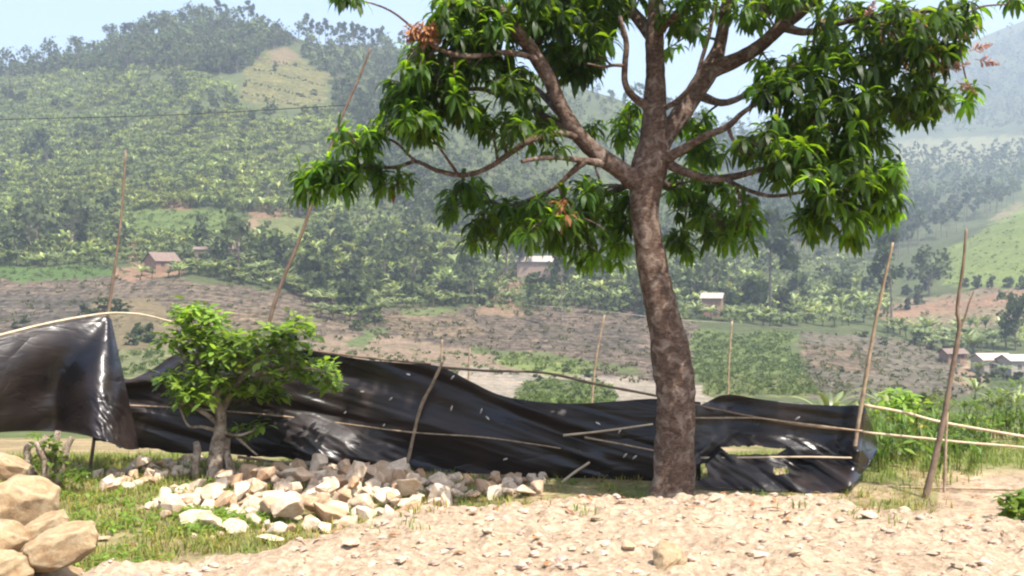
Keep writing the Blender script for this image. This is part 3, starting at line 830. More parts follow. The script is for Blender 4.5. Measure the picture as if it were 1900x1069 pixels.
tag(wl.build("woodland", [M_far, M_farwood]), "continuous hazy woodland covering the higher slopes behind the single trees", "woodland", kind='stuff')
# trees of the valley edge
place_kind(hand([(60, 298), (75, 290), (48, 300), (90, 300), (15, 190), (40, 192), (365, 225), (155, 260), (200, 245), (200, 400), (150, 460), (620, 450), (650, 470), (690, 480), (700, 540), (730, 500), (780, 470), (820, 480), (640, 540), (600, 545), (575, 470), (870, 530), (1110, 540), (1180, 560), (1290, 560), (1390, 580), (1480, 560), (1560, 560), (590, 560), (615, 572), (640, 583), (665, 588), (700, 560), (740, 540), (760, 562), (610, 505), (660, 520), (720, 500), (790, 545), (830, 560), (560, 520), (530, 500), (575, 540), (685, 575), (1230, 560), (1350, 575), (1405, 585), (1450, 588)]),
    "broadleaf_tree", 'bush', 5, 380, "dark bushy tree standing among the banana groves", "tree", "bushy trees scattered among the banana groves", .95, 1.6, 620)
place_kind(hand([(1700, 545), (1680, 548), (1720, 540), (1790, 532), (1815, 534), (1840, 535), (1870, 534), (1895, 536), (1690, 520), (1665, 505), (1715, 500), (1735, 515), (1680, 575), (1705, 565)]), "broadleaf_tree", 'bush', 3, 380,
    "dark low tree in the hedge line under the green meadow on the right", "tree", "hedge trees below the green meadow", .55, .8, 640)
def single(name, kind, seed, nc, px, py, hpx, label, wide=1.0):
    p = gpix(px, py, 60); g, gt = tree_geo(seed, kind, nc)
    root = empty(name, p, label, "tree")
    gt.build("trunk", [M_far, M_farwood], root); g.build("crown", [M_far], root)
    h = max(v.co.z for v in root.children[1].data.vertices)
    s = hpx * p.y / F / h; root.scale = (s * wide, s * wide, s); return root
single("eucalyptus_tree", 'euc', 701, 420, 1042, 606, 165, "tall thin dark tree alone on the ploughed field casting a shadow", .5)
single("eucalyptus_tree", 'euc', 702, 900, 1428, 592, 190, "tall dense eucalyptus with a bare lower trunk right of the mango trunk", 1.0)
single("eucalyptus_tree", 'euc', 703, 240, 1655, 612, 170, "sparse brownish half-bare tree behind the leaning pole", .8)
single("broadleaf_tree", 'tall', 704, 500, 1885, 650, 95, "dark green tree at the right edge above the two pink roofs", .9)
single("broadleaf_tree", 'tall', 705, 500, 1725, 548, 80, "dark leafy tree left of the green meadow", 1.0)
single("broadleaf_tree", 'tall', 706, 420, 437, 470, 85, "small grey-green tree beside the footpath and the green field", .7)
# far woods: uncountable
woods = Geo()
lo = []
for i in range(5):
    g, gt = tree_geo(800 + i, 'tall' if i % 2 else 'euc', 42); lo.append(g.arrays())
for poly, n in (([(1380, 250), (1640, 200), (1900, 60), (2100, 20), (2100, 330), (1380, 335)], 1500), ([(1150, 240), (1380, 255), (1380, 330), (1250, 300)], 120)):
    for (p, px, py) in scatter(poly, n, 6):
        if bool(inpoly(px, py, LAND[27][0])): continue
        s = rnd.uniform(1.2, 2.2); t = rnd.uniform(.8, 1.2)
        woods.addg(lo[rnd.randrange(5)], rotz(rnd.uniform(0, 6.28), s), p, (t, t, t))
tag(woods.build("far_woods", [M_far]), "bluish far-off woods on the hazy mountain at the right", "woods", kind='stuff')
# scrub and small trees mixed irregularly into the plantation
scrub = Geo(); tuft_lo = []; r4 = random.Random(77)
for i in range(5):
    g = Geo()
    for k in range(10): card(g, (r4.uniform(-.6, .6), r4.uniform(-.6, .6), r4.uniform(.1, .8)), r4, r4.uniform(.2, .4), (1, 1, 1))
    tuft_lo.append(g.arrays())
for poly, n, dd in (([(-60, 160), (120, 140), (330, 130), (430, 160), (450, 210), (640, 205), (690, 260), (690, 400), (600, 440), (400, 392), (230, 395), (240, 470), (-60, 490)], 150, 11),
    ([(240, 440), (560, 440), (600, 400), (740, 430), (1200, 470), (1650, 480), (1650, 590), (1480, 605), (720, 560), (560, 540), (345, 500)], 150, 14)):
    for (p, px, py) in scatter(poly, n, dd, lambda q: float(fbm(np.array(q.x / 16 + 50), np.array(q.y / 20), 3)) < .47 or rnd.random() < .12):
        s = (rnd.uniform(.3, .7) if rnd.random() < .7 else rnd.uniform(.8, 1.25)) * (1.25 if py > 430 else 1); t = rnd.uniform(.6, 1.2); k = rnd.choice((0, 3, 6, 1)); Mr = rotz(rnd.uniform(0, 6.28), s)
        scrub.addg(wv[k][0], Mr, p, (t, t, t)); scrub.addg(wv[k][1], Mr, p)
for (p, px, py) in scatter([(-60, 160), (120, 140), (330, 130), (430, 160), (450, 210), (640, 205), (690, 260), (690, 400), (760, 430), (1150, 470), (1650, 480), (1650, 590), (1480, 605), (720, 565), (560, 540), (345, 505), (240, 495), (-60, 492)], 2600, 6):
    s = rnd.uniform(1.2, 2.6); t = rnd.uniform(.7, 1.7); k = rnd.randrange(5)
    scrub.addg(tuft_lo[k], rotz(rnd.uniform(0, 6.28), s), p, (t * 1.1, t * 1.1, t * .9))
tag(scrub.build("scrub", [M_far, M_farwood]), "dark irregular scrub filling the gaps between the banana plants", "scrub", kind='stuff')
# low shrubs on field edges and in the meadow
shr = []
for i in range(4):
    g, gt = tree_geo(850 + i, 'bush', 260); shr.append(g)
shr_me = [g.mesh("shrub", [M_far]) for g in shr]
def shrub(px, py, s, label, group):
    p = gpix(px, py, 60)
    o = link_mesh("shrub", rnd.choice(shr_me)); o.location = p; o.rotation_euler = (0, 0, rnd.uniform(0, 6.28)); o.scale = (s, s, s * .75); p.z -= 0.8 * s
    o.location = p
    tag(o, label, "shrub", group)
for px, py, s in [(45, 600, .35), (30, 610, .3), (165, 580, .6), (190, 578, .6), (215, 576, .5), (230, 580, .4), (250, 620, .5), (270, 632, .7), (290, 636, .6), (245, 640, .4), (660, 612, .5), (680, 600, .5), (700, 596, .5), (570, 620, .3)]:
    shrub(px, py, s, "low green shrub on the ploughed field behind the small tree", "shrubs on the left ploughed field")
for px, py, s in [(512, 124, .5), (508, 132, .5), (548, 122, .35), (455, 160, .4), (448, 182, .3), (494, 188, .35), (560, 180, .35), (582, 176, .6)]:
    shrub(px, py, s, "small dark shrub dotted on the tan hillside meadow", "shrubs on the tan meadow")
for px, py, s in [(980, 585, .35), (1130, 575, .6), (1150, 578, .6), (820, 670, .25), (690, 680, .3), (720, 676, .25), (870, 660, .2), (1095, 700, .3), (1050, 690, .3), (1130, 735, .3), (995, 700, .25), (1250, 700, .3)]:
    shrub(px, py, s, "small green shrub on the open ground between fields and sand", "shrubs beyond the plastic")
for px, py, s in [(1700, 640, .5), (1730, 650, .5), (1760, 660, .5), (1820, 712, .5), (1850, 700, .5), (1880, 705, .6), (1600, 625, .5), (1640, 640, .4), (1660, 700, .25), (1560, 690, .25)]:
    shrub(px, py, s, "grey-green shrub around the stubble field by the pink-roofed houses", "shrubs around the stubble field")
for (xa, ya, xb, yb, n) in ((455, 150, 600, 190, 26), (470, 128, 610, 162, 24), (500, 112, 590, 132, 16), (450, 172, 560, 196, 18)):
    for i in range(n):
        u = i / n; shrub(xa + (xb - xa) * u + rnd.uniform(-3, 3), ya + (yb - ya) * u + rnd.uniform(-2, 2), rnd.uniform(.12, .24), "tiny shrub in the terrace lines across the tan hillside meadow", "shrub lines on the tan meadow")
# crop rows and tufts over the fields: uncountable
cr = Geo(); r2 = random.Random(3)
tuft = []
for i in range(5):
    g = Geo()
    for k in range(9):
        card(g, (r2.uniform(-.4, .4), r2.uniform(-.4, .4), r2.uniform(.05, .5)), r2, r2.uniform(.15, .32), (1, 1, 1))
    tuft.append(g.arrays())
for poly, n, tc_ in ((LAND[19][0], 260, (1.3, 1.4, .8)), (LAND[21][0], 320, (1.4, 1.45, .8)), (LAND[3][0], 240, (1.3, 1.4, .8)), (LAND[20][0], 900, (1.3, 1.4, .9)), (LAND[22][0], 500, (1.3, 1.1, 1.0)), (LAND[13][0], 500, (1.2, .9, .8)), (LAND[0][0], 420, (1.2, .95, .8)), (LAND[4][0], 260, (1.4, 1.6, .8)), (LAND[25][0], 300, (1.5, 1.6, .9)), (LAND[17][0], 150, (1.5, 1.6, .8)), (LAND[2][0], 160, (1.2, 1.4, .8)), (LAND[23][0], 200, (1.2, 1.1, .8)), ([(560, 640), (960, 660), (960, 700), (560, 690)], 160, (1.3, 1.3, .8))):
    xs = [p[0] for p in poly]; ys = [p[1] for p in poly]
    for i in range(n):
        px = rnd.uniform(max(-40, min(xs)), min(1940, max(xs))); py = rnd.uniform(min(ys), max(ys))
        if not bool(inpoly(px, py, poly)): continue
        p = gpix(px, py, 60)
        if p is None: continue
        t = rnd.uniform(.7, 1.2); cr.addg(tuft[i % 5], rotz(rnd.uniform(0, 6), rnd.uniform(.7, 1.5)), p, (tc_[0] * t, tc_[1] * t, tc_[2] * t))
tag(cr.build("ground_cover", [M_far]), "low crop plants and weeds over the valley fields", "ground cover", kind='stuff')

# ------------------------------------------------------------------ houses
def flatmat(name, ca, cb, sc=1.5, rough=.8): return simple(name, ca, cb, sc, rough=rough, bs=0.2, bd=0.02)
M_roof_pink = flatmat("weathered iron roof", (0.40, 0.29, 0.25), (0.54, 0.42, 0.37), 1.0, .6)
M_roof_pale = flatmat("pale iron roof", (0.25, 0.20, 0.17), (0.42, 0.36, 0.31), 2.0, .6)
M_roof_tile = flatmat("brown tile roof", (0.13, 0.09, 0.07), (0.22, 0.155, 0.12), 2.0)
M_wall_white = flatmat("limewashed wall", (0.28, 0.23, 0.19), (0.38, 0.33, 0.28))
M_wall_mud = flatmat("red mud wall", (0.20, 0.115, 0.075), (0.30, 0.18, 0.12))
M_wall_brown = flatmat("brown mud wall", (0.24, 0.17, 0.13), (0.34, 0.25, 0.19))
M_dark = flatmat("dark timber", (0.05, 0.04, 0.035), (0.10, 0.08, 0.06))
def box(g, x0, x1, y0, y1, z0, z1):
    Vb = [(x, y, z) for x in (x0, x1) for y in (y0, y1) for z in (z0, z1)]
    g.add(Vb, [(0, 1, 3, 2), (4, 6, 7, 5), (0, 4, 5, 1), (2, 3, 7, 6), (0, 2, 6, 4), (1, 5, 7, 3)])
def house(px, py, w_, d, h, rh, rz, wall, roof, label, openings=((-.25, 'window'), (0, 'door'), (.25, 'window')), ymin=60):
    p = gpix(px, py, ymin)
    root = empty("house", p, label, "house", None, rz)
    g = Geo(); box(g, -w_ / 2, w_ / 2, -d / 2, d / 2, -1.5, h)
    # gable ends
    for sx in (-1, 1):
        x = sx * w_ / 2; x2 = x - sx * .2
        g.add([(x, -d / 2, h), (x, 0, h + rh), (x, d / 2, h), (x, 0, h), (x2, -d / 2, h), (x2, 0, h + rh), (x2, d / 2, h), (x2, 0, h)], [(0, 3, 1, 1)[:3] + (1,), (3, 2, 1, 1)] if False else [(0, 3, 7, 4), (3, 2, 6, 7), (0, 4, 5, 1), (1, 5, 6, 2)])
        g.add([(x, -d / 2, h), (x, 0, h), (x, 0, h + rh), (x, -d / 4, h + rh / 2)], [(0, 1, 2, 3)]); g.add([(x, 0, h), (x, d / 2, h), (x, d / 4, h + rh / 2), (x, 0, h + rh)], [(0, 1, 2, 3)])
    g.build("wall", [wall], root, smooth=False)
    g = Geo(); o = .45; t = .08; sl = rh / (d / 2)
    for s in (-1, 1):
        y1 = s * (d / 2 + o); z1 = h - sl * o + .05; zt = h + rh + .05
        xs = np.linspace(-w_ / 2 - o, w_ / 2 + o, int(w_ / .3) * 2 + 1)
        Vr = []
        for k, x in enumerate(xs):
            rp = .03 * (k % 2)
            Vr += [(x, 0, zt + rp), (x, y1, z1 + rp), (x, 0, zt - t + rp), (x, y1, z1 - t + rp)]
        Qr = []
        for k in range(len(xs) - 1):
            a, b_ = 4 * k, 4 * k + 4; Qr += [(a, a + 1, b_ + 1, b_), (a + 2, b_ + 2, b_ + 3, a + 3), (a + 1, a + 3, b_ + 3, b_ + 1)]
        g.add(Vr, Qr)
    g.build("roof", [roof], root, smooth=False)
    for u, k in openings:
        g = Geo(); x = u * w_; y = -d / 2
        if k == 'door': box(g, x - .45, x + .45, y - .06, y + .05, 0.0, 2.0)
        else: box(g, x - .4, x + .4, y - .06, y + .05, .95, 1.75)
        g.build(k, [M_dark], root, smooth=False)
    return root
house(1840, 690, 6.0, 5, 2.6, 1.0, .12, M_wall_white, M_roof_pink, "pale-walled house under a pink iron roof, left one of the adjoining pair")
house(1893, 692, 6.6, 5, 2.6, .9, .12, M_wall_white, M_roof_pink, "pale-walled house under a pink iron roof, cut by the photo's right edge")
house(1768, 672, 4.0, 4, 2.0, .8, .1, M_wall_mud, M_roof_tile, "small mud hut left of the two pink-roofed houses")
house(1322, 585, 4.6, 5, 4.2, 1.1, -.3, M_wall_mud, M_roof_pale, "tall red mud house with a pale roof right of the mango trunk", ((-.25, 'window'), (.2, 'door')))
house(1003, 524, 12, 6, 5.6, 1.4, -.12, M_wall_brown, M_roof_pale, "long brown house with a pale roof under the mango crown", ((-.3, 'window'), (-.1, 'window'), (.1, 'door'), (.3, 'window')))
house(300, 502, 6.0, 5, 2.4, 1.8, .85, M_wall_mud, M_roof_tile, "red mud house with a brown tiled gable beside the left pole", ((-.2, 'window'), (.15, 'door')))
house(382, 486, 5.0, 4, 3.0, .6, .2, M_wall_brown, M_roof_tile, "small dark hut below the green field")
house(425, 476, 5.0, 4, 2.0, 1.0, .5, M_wall_brown, M_roof_tile, "low brown-roofed hut beside the footpath")
house(690, 428, 4, 3, 2.0, .8, .2, M_wall_white, M_roof_pale, "tiny white-roofed hut among the trees left of the mango crown")

# ------------------------------------------------------------------ fence line, poles and rails
def fenceY(px): return np.interp(px, [-300, 0, 200, 620, 1000, 1300, 1620, 1900], [10.4, 10.6, 11.6, 11.7, 11.1, 10.8, 10.5, 10.2])
def wob(P, amp, seed):
    r = random.Random(seed)
    return [Vector(p) + Vector((r.uniform(-amp, amp), r.uniform(-amp, amp), 0)) for p in P]
def stick_geo(P, r0, r1, seed=0, n=8, knots=True, sub=6):
    r0 *= .72; r1 *= .72
    p, q = smooth_path(wob(P, r0 * .35, seed), np.linspace(r0, r1, len(P)), sub)
    rs = np.random.RandomState(seed)
    q = q * (1 + .14 * (rs.rand(len(q)) - .5))
    if knots: q[::7] *= 1.16
    g = Geo(); g.add(*tube(p, q, n, 0.05, seed)); return g
def stick(name, P, r0, r1, mat, label=None, cat=None, parent=None, seed=0, sub=6):
    o = stick_geo(P, r0, r1, seed, sub=sub).build(name, [mat], parent)
    if label: tag(o, label, cat)
    return o
def L(pts, dY=0.0, Y=None):
    """photo pixels on the fence line (offset dY) to world points; a 3rd entry overrides Y"""
    return [at(p[0], p[1], p[2] if len(p) > 2 else (Y if Y else float(fenceY(p[0])) + dY)) for p in pts]
rp = 1 / 2037 * 11.3
stick("pole", L([(164, 893), (176, 800), (200, 590), (222, 420), (235, 280)], .05, 11.45), 5.5 * rp, 2.6 * rp, M_stick2, "tall upright stick pole at the corner where the left plastic sheet hangs", "pole", seed=1)
stick("pole", L([(455, 880), (500, 602), (560, 430), (625, 240), (668, 140), (687, 90)], .15, 12.0), 6 * rp, 2.8 * rp, M_stick2, "tall leaning pole rising behind the small tree into the mango leaves", "pole", seed=2)
stick("pole", L([(1578, 925), (1584, 850), (1600, 735), (1626, 600), (1645, 505), (1655, 450)], -.12), 6 * rp, 2.6 * rp, M_stick, "leaning stick pole at the right end of the black plastic", "pole", seed=3)
pr = stick("forked_pole", L([(1714, 936), (1735, 850), (1755, 765), (1765, 690), (1778, 610), (1776, 570), (1788, 490), (1795, 425)], 0, 10.0), 7.5 * rp, 2.6 * rp, M_stick2, "tall crooked pole standing on the right with a thin side shoot", "pole", seed=4)
stick("side_shoot", L([(1776, 622), (1790, 590), (1798, 562), (1808, 540)], 0, 10.0), 3 * rp, 1.5 * rp, M_stick2, parent=pr, seed=5)
for (P, lab, sd) in (
    ([(1096, 800, 14.5), (1098, 738, 14.5), (1107, 660, 14.5), (1122, 584, 14.5)], "thin stake behind the plastic left of the mango trunk", 11),
    ([(1347, 800, 14.5), (1350, 728, 14.5), (1354, 660, 14.5), (1359, 596, 14.5)], "thin stake behind the plastic right of the mango trunk", 12),
    ([(815, 760, 14.0), (818, 680, 14.0), (821, 630, 14.0)], "short grey stake peeping over the plastic above the leaning stick", 13),
    ([(866, 760, 15.0), (869, 700, 15.0), (872, 645, 15.0)], "faint thin stake in the pink soil behind the plastic", 14)):
    stick("stake", L(P), 4.2 * rp, 2.8 * rp, M_stick, lab, "stake", seed=sd)
# rope strung over the stake tops
stick("rope", [at(980, 566, 15.5), at(1122, 578, 14.5), at(1240, 592, 14.5), at(1359, 600, 14.5), at(1500, 612, 13), at(1622, 612, 10.6)], .0045, .0045, M_rope, "thin pale rope strung across the tops of the stakes behind the mango trunk", "rope", seed=15)
stick("power_cable", [at(-300, 231, 13), at(0, 222, 12.8), at(330, 213, 12.5), at(647, 195, 12.05)], .006, .006, M_wire, "thin dark cable running to the tall leaning pole across the left hillside", "cable", seed=16)
# main fence: posts and rails that carry the plastic
fm = empty("stick_fence", at(820, 890, 11.3), "rough stick fence carrying the long black plastic sheet from bush to mango trunk", "fence")
def fpart(root, nm, P, r0, r1, mat, seed):
    g = stick_geo([p - root.location for p in P], r0, r1, seed); return g.build(nm, [mat], root)
fpart(fm, "post", L([(742, 905), (755, 860), (780, 760), (800, 715), (821, 672)], -.12), 5.0 * rp, 3.6 * rp, M_stick, 20)
fpart(fm, "rail", L([(818, 682), (900, 688), (1010, 692), (1110, 714), (1210, 733), (1330, 760), (1480, 788), (1600, 800)], -.07), 3.6 * rp, 2.8 * rp, M_stick2, 21)
fpart(fm, "rail", L([(235, 752), (330, 757), (480, 768), (620, 784), (760, 802), (900, 812), (1040, 832)], -.12), 2.4 * rp, 2.0 * rp, M_stick, 22)
fpart(fm, "rail", L([(440, 848), (600, 868), (760, 880), (900, 892), (1090, 905)], -.2), 3.6 * rp, 2.8 * rp, M_stick, 23)
fpart(fm, "rail", L([(1045, 808), (1120, 800), (1212, 787)], -.16), 3.0 * rp, 2.2 * rp, M_bamboo, 24)
fpart(fm, "rail", L([(1085, 812), (1140, 822), (1212, 836)], -.2), 2.6 * rp, 2.0 * rp, M_stick, 25)
fpart(fm, "prop", L([(1030, 906), (1062, 880), (1095, 858)], -.3), 3.4 * rp, 2.8 * rp, M_bamboo, 26)
fpart(fm, "rail", L([(560, 648), (680, 664), (800, 676)], -.03), 3.0 * rp, 2.5 * rp, M_stick2, 27)
fr = empty("stick_fence", at(1583, 915, 10.5), "stick fence of pale rails running right from the end of the plastic", "fence")
fpart(fr, "rail", L([(1604, 752), (1680, 766), (1750, 784), (1900, 810), (2000, 826)], -.05), 3.8 * rp, 3.2 * rp, M_bamboo, 31)
fpart(fr, "rail", L([(1600, 802), (1700, 812), (1800, 822), (1900, 830), (2000, 840)], .05), 3.0 * rp, 2.6 * rp, M_bamboo, 32)
fpart(fr, "rail", L([(1500, 903), (1620, 903), (1750, 906), (1900, 909), (2000, 910)], .0), 3.0 * rp, 2.6 * rp, M_stick, 33)
fpart(fr, "rail", L([(1300, 850), (1400, 849), (1500, 848), (1590, 850)], -.16), 2.6 * rp, 2.2 * rp, M_bamboo, 34)
fpart(fr, "rail", L([(1290, 776), (1400, 776), (1470, 784), (1600, 800)], -.14), 2.2 * rp, 1.8 * rp, M_stick, 35)
fpart(fr, "post", L([(1752, 942), (1753, 860), (1757, 765)], -.1), 3.6 * rp, 2.8 * rp, M_stick, 36)
fpart(fr, "post", L([(1546, 925), (1552, 880), (1556, 800)], .1), 4.0 * rp, 3.2 * rp, M_stick2, 37)
fpart(fr, "post", L([(1532, 925), (1530, 880), (1532, 800)], .12), 3.6 * rp, 2.8 * rp, M_stick2, 38)
fl = empty("stick_fence", at(120, 890, 10.9), "pale bent bamboo rail carrying the left plastic sheet", "fence")
fpart(fl, "rail", [at(-250, 690, 10.2), at(-80, 645, 10.6), at(0, 622, 10.85), at(90, 600, 11.15), at(165, 586, 11.35), at(215, 581, 11.4), at(265, 584, 11.4), at(318, 597, 11.4)], 3.6 * rp, 2.4 * rp, M_bamboo, 40)
fpart(fl, "post", [at(-200, 930, 10.4), at(-180, 650, 10.4)], 4 * rp, 3 * rp, M_stick2, 41)

# ------------------------------------------------------------------ black plastic sheets
def plastic(name, bluish):
    m, nt, b = new_mat(name)
    tc = N(nt, "ShaderNodeTexCoord")
    def mapped(sx, sz, rot):
        mp = N(nt, "ShaderNodeMapping"); mp.inputs['Scale'].default_value = (sx, 1.0, sz); mp.inputs['Rotation'].default_value = (0, math.radians(rot), 0)
        nt.links.new(tc.outputs['Object'], mp.inputs[0]); return mp.outputs[0]
    n2 = noise_node(nt, 1.1, 3)
    c = ramp(nt, n2.outputs[0], [(0.35, (0.005, 0.0045, 0.005)), (0.65, (0.020, 0.0125, 0.010))])
    nt.links.new(c.outputs[0], b.inputs['Base Color'])
    rr = N(nt, "ShaderNodeMapRange"); rr.inputs[1].default_value = .35; rr.inputs[2].default_value = .65; rr.inputs[3].default_value = .20; rr.inputs[4].default_value = .48
    nt.links.new(n2.outputs[0], rr.inputs[0]); nt.links.new(rr.outputs[0], b.inputs['Roughness'])
    b.inputs['Specular IOR Level'].default_value = 0.42
    def crease(sx, sz, rot, scale, w_):
        n = noise_node(nt, scale, 2, vec=mapped(sx, sz, rot), rough=.5, dist=.8)
        d = N(nt, "ShaderNodeMath", operation='SUBTRACT'); d.inputs[1].default_value = .5; nt.links.new(n.outputs[0], d.inputs[0])
        a_ = N(nt, "ShaderNodeMath", operation='ABSOLUTE'); nt.links.new(d.outputs[0], a_.inputs[0])
        p = N(nt, "ShaderNodeMath", operation='POWER'); p.inputs[1].default_value = .7; nt.links.new(a_.outputs[0], p.inputs[0])
        q = N(nt, "ShaderNodeMath", operation='MULTIPLY'); q.inputs[1].default_value = w_; nt.links.new(p.outputs[0], q.inputs[0]); return q
    c1 = crease(.35, 1.7, 20, 1.6, 1.3); c2 = crease(.7, 2.0, -35, 3.2, .5); c3 = crease(1, 1, 10, 12, .10)
    s1 = N(nt, "ShaderNodeMath", operation='ADD'); nt.links.new(c1.outputs[0], s1.inputs[0]); nt.links.new(c2.outputs[0], s1.inputs[1])
    s2 = N(nt, "ShaderNodeMath", operation='ADD'); nt.links.new(s1.outputs[0], s2.inputs[0]); nt.links.new(c3.outputs[0], s2.inputs[1])
    bump(nt, b, s2.outputs[0], .32, .045)
    return m
M_plastic = plastic("black polythene", 0)
M_knot = simple("pale twig tie", (0.5, 0.42, 0.36), (0.75, 0.68, 0.62), 20, bs=0)

def sheet(name, pairs, nu, nv, foldfn, label, holes=(), edge_scallop=0.0):
    """pairs: (top px, top py, top Y, bottom px, bottom py, bottom Y)"""
    A = np.array(pairs, float); s = np.linspace(0, 1, len(A)); S = np.linspace(0, 1, nu)
    P, _ = smooth_path([tuple(r[:3]) for r in A], [1] * len(A), 12); B, _ = smooth_path([tuple(r[3:]) for r in A], [1] * len(A), 12)
    t = np.linspace(0, 1, len(P)); top = np.stack([np.interp(S, t, P[:, k]) for k in range(3)], 1); bot = np.stack([np.interp(S, t, B[:, k]) for k in range(3)], 1)
    v = np.linspace(0, 1, nv)
    G_ = top[:, None, :] * (1 - v)[None, :, None] + bot[:, None, :] * v[None, :, None]
    U, Vv = np.meshgrid(S, v, indexing='ij')
    px, py, Yd = G_[..., 0], G_[..., 1], G_[..., 2]
    Yd = Yd + foldfn(px, py, U, Vv)
    if edge_scallop: py = py + edge_scallop * (fbm(U * 40, U * 0 + 3, 3) - .5) * (Vv > .97) * 1.0
    X = (px - 950) / F * Yd; Zz = CAMZ - (py - 534.5) / F * Yd
    Vt = np.stack([X, Yd, Zz], -1).reshape(-1, 3)
    ii = (np.arange(nu - 1)[:, None] * nv + np.arange(nv - 1)[None, :])
    cx = px[:-1, :-1]; cy = py[:-1, :-1]; keep = np.ones(ii.shape, bool)
    for h in holes: keep &= ~inpoly(cx + (fbm(cx / 9, cy / 9, 2) - .5) * 7, cy + (fbm(cx / 9 + 7, cy / 9, 2) - .5) * 5, h)
    ii = ii[keep]
    Qq = np.stack([ii, ii + nv, ii + nv + 1, ii + 1], 1)
    g = Geo(); g.add(Vt, Qq); o = g.build(name, [M_plastic]); tag(o, label, "plastic sheet")
    md = o.modifiers.new("thick", 'SOLIDIFY'); md.thickness = .003
    return o, (px, py, Yd)
def ridge(x): return 1 - np.abs(2 * (x - np.floor(x)) - 1)
def soft(x, y, a, wx, wy, o=3):
    """noise stretched along direction a (radians)"""
    u = x * math.cos(a) + y * math.sin(a); v = -x * math.sin(a) + y * math.cos(a)
    return fbm(u / wx + 30, v / wy + 30, o) - .5
def foldA(px, py, U, V_):
    dx = 205 - px; dy = py - 575
    ang = np.arctan2(dy, dx + 1); rad = np.hypot(dx, dy)
    f = .05 * np.sin(ang * 7 + 1.2) * np.clip(rad / 200, 0, 1)
    f = f + .13 * soft(px, py, -.35, 260, 60, 2) * np.clip(V_ * 1.5, .15, 1)
    q_ = px - (py - 590) * .08; sm = lambda t: np.clip(t, 0, 1) ** 2 * (3 - 2 * np.clip(t, 0, 1))
    f = f - .50 * V_ * sm((q_ - 80) / 85) * (1 - .45 * sm((q_ - 165) / 75))
    f = f + .16 * soft(px, py, .9, 40, 16, 3) * np.exp(-((px - 210) / 45) ** 2 - ((py - 785) / 50) ** 2)
    return f
tarpA, _ = sheet("plastic_sheet", [
    (-260, 700, 10.15, -260, 850, 10.15), (-120, 660, 10.45, -120, 815, 10.45), (0, 628, 10.8, 0, 802, 10.75), (90, 606, 11.1, 90, 800, 11.05), (150, 592, 11.25, 150, 806, 11.1),
    (186, 588, 11.32, 205, 822, 11.0), (199, 588, 11.36, 236, 834, 11.0), (206, 592, 11.42, 258, 833, 11.2)], 220, 110, foldA,
    "glossy black plastic sheet hung from the bent bamboo at the left, clear of the ground")
def foldB(px, py, U, V_):
    f = .16 * soft(px, py, .22, 420, 60, 2) + .035 * soft(px, py, .3, 160, 14, 2)
    f = f - .10 * V_ * (1 - V_) * 2
    low = np.clip((V_ - .55) * 3, 0, 1) * np.exp(-((px - 600) / 130) ** 2)
    f = f - .36 * low + .20 * low * soft(px, py, .5, 90, 26, 3)
    f = f + .05 * np.sin((px * .32 - py) / 11.0) * np.exp(-((px * .55 - py + 235) / 30) ** 2) * np.clip((px - 760) / 100, 0, 1) * np.clip((1130 - px) / 80, 0, 1)
    f = f - .10 * np.exp(-(py - np.interp(px, [212, 285, 335], [712, 705, 675])) ** 2 / 120) * (px < 340)
    return f
tB = [(212, 690, 172, 812), (240, 704, 215, 826), (285, 684, 262, 833), (335, 655, 330, 838), (430, 655, 430, 842), (560, 650, 530, 852), (620, 658, 620, 864), (680, 668, 690, 880), (750, 674, 760, 888),
      (815, 680, 820, 893), (870, 706, 880, 900), (925, 732, 930, 904), (985, 744, 990, 908), (1060, 749, 1060, 912), (1140, 745, 1140, 914), (1215, 740, 1215, 916), (1300, 746, 1300, 918)]
tarpB, _ = sheet("plastic_sheet", [(a, b_, float(fenceY(a)) + .02, c_, d_, float(fenceY(c_)) - .03) for a, b_, c_, d_ in tB], 520, 110, foldB,
    "long dull black plastic sheet stretched behind the stone heap up to the mango trunk", edge_scallop=14)
def foldC(px, py, U, V_):
    w_ = np.clip((V_ - .38) * 5, 0, 1)
    f = .06 * soft(px, py, .15, 220, 30, 2) + .24 * w_ * soft(px, py, .6, 150, 36, 3) - .55 * w_ * np.clip(V_ - .38, 0, 1)
    f = f + .035 * np.sin((px * .8 - py) / 12.0) * np.exp(-((px - 1500) / 80) ** 2) * w_
    f = f + .06 * np.maximum(0, 1 - np.abs((px - 1385) * .5 - (py - 775)) / 14) * w_ * (px > 1385)
    f = f + .06 * np.maximum(0, 1 - np.abs((px - 1385) * .95 + (py - 775)) / 16) * w_ * (px < 1385)
    return f
tarpC, _ = sheet("plastic_sheet", [
    (1285, 760, 10.7, 1285, 902, 10.7), (1315, 744, 10.75, 1320, 905, 10.7), (1350, 732, 10.85, 1360, 908, 10.7), (1420, 742, 10.75, 1430, 912, 10.65), (1500, 750, 10.7, 1500, 918, 10.6),
    (1560, 753, 10.6, 1545, 914, 10.5), (1600, 754, 10.5, 1580, 900, 10.45), (1612, 775, 10.7, 1600, 878, 10.7), (1628, 822, 11.1, 1628, 838, 11.1)], 300, 120, foldC,
    "torn crinkled black plastic sheet right of the mango trunk, with holes", holes=([(1335, 828), (1400, 826), (1455, 832), (1440, 842), (1350, 843)], [(1288, 862), (1308, 860), (1312, 885), (1292, 892)], [(1432, 868), (1460, 866), (1462, 878), (1436, 880)]))
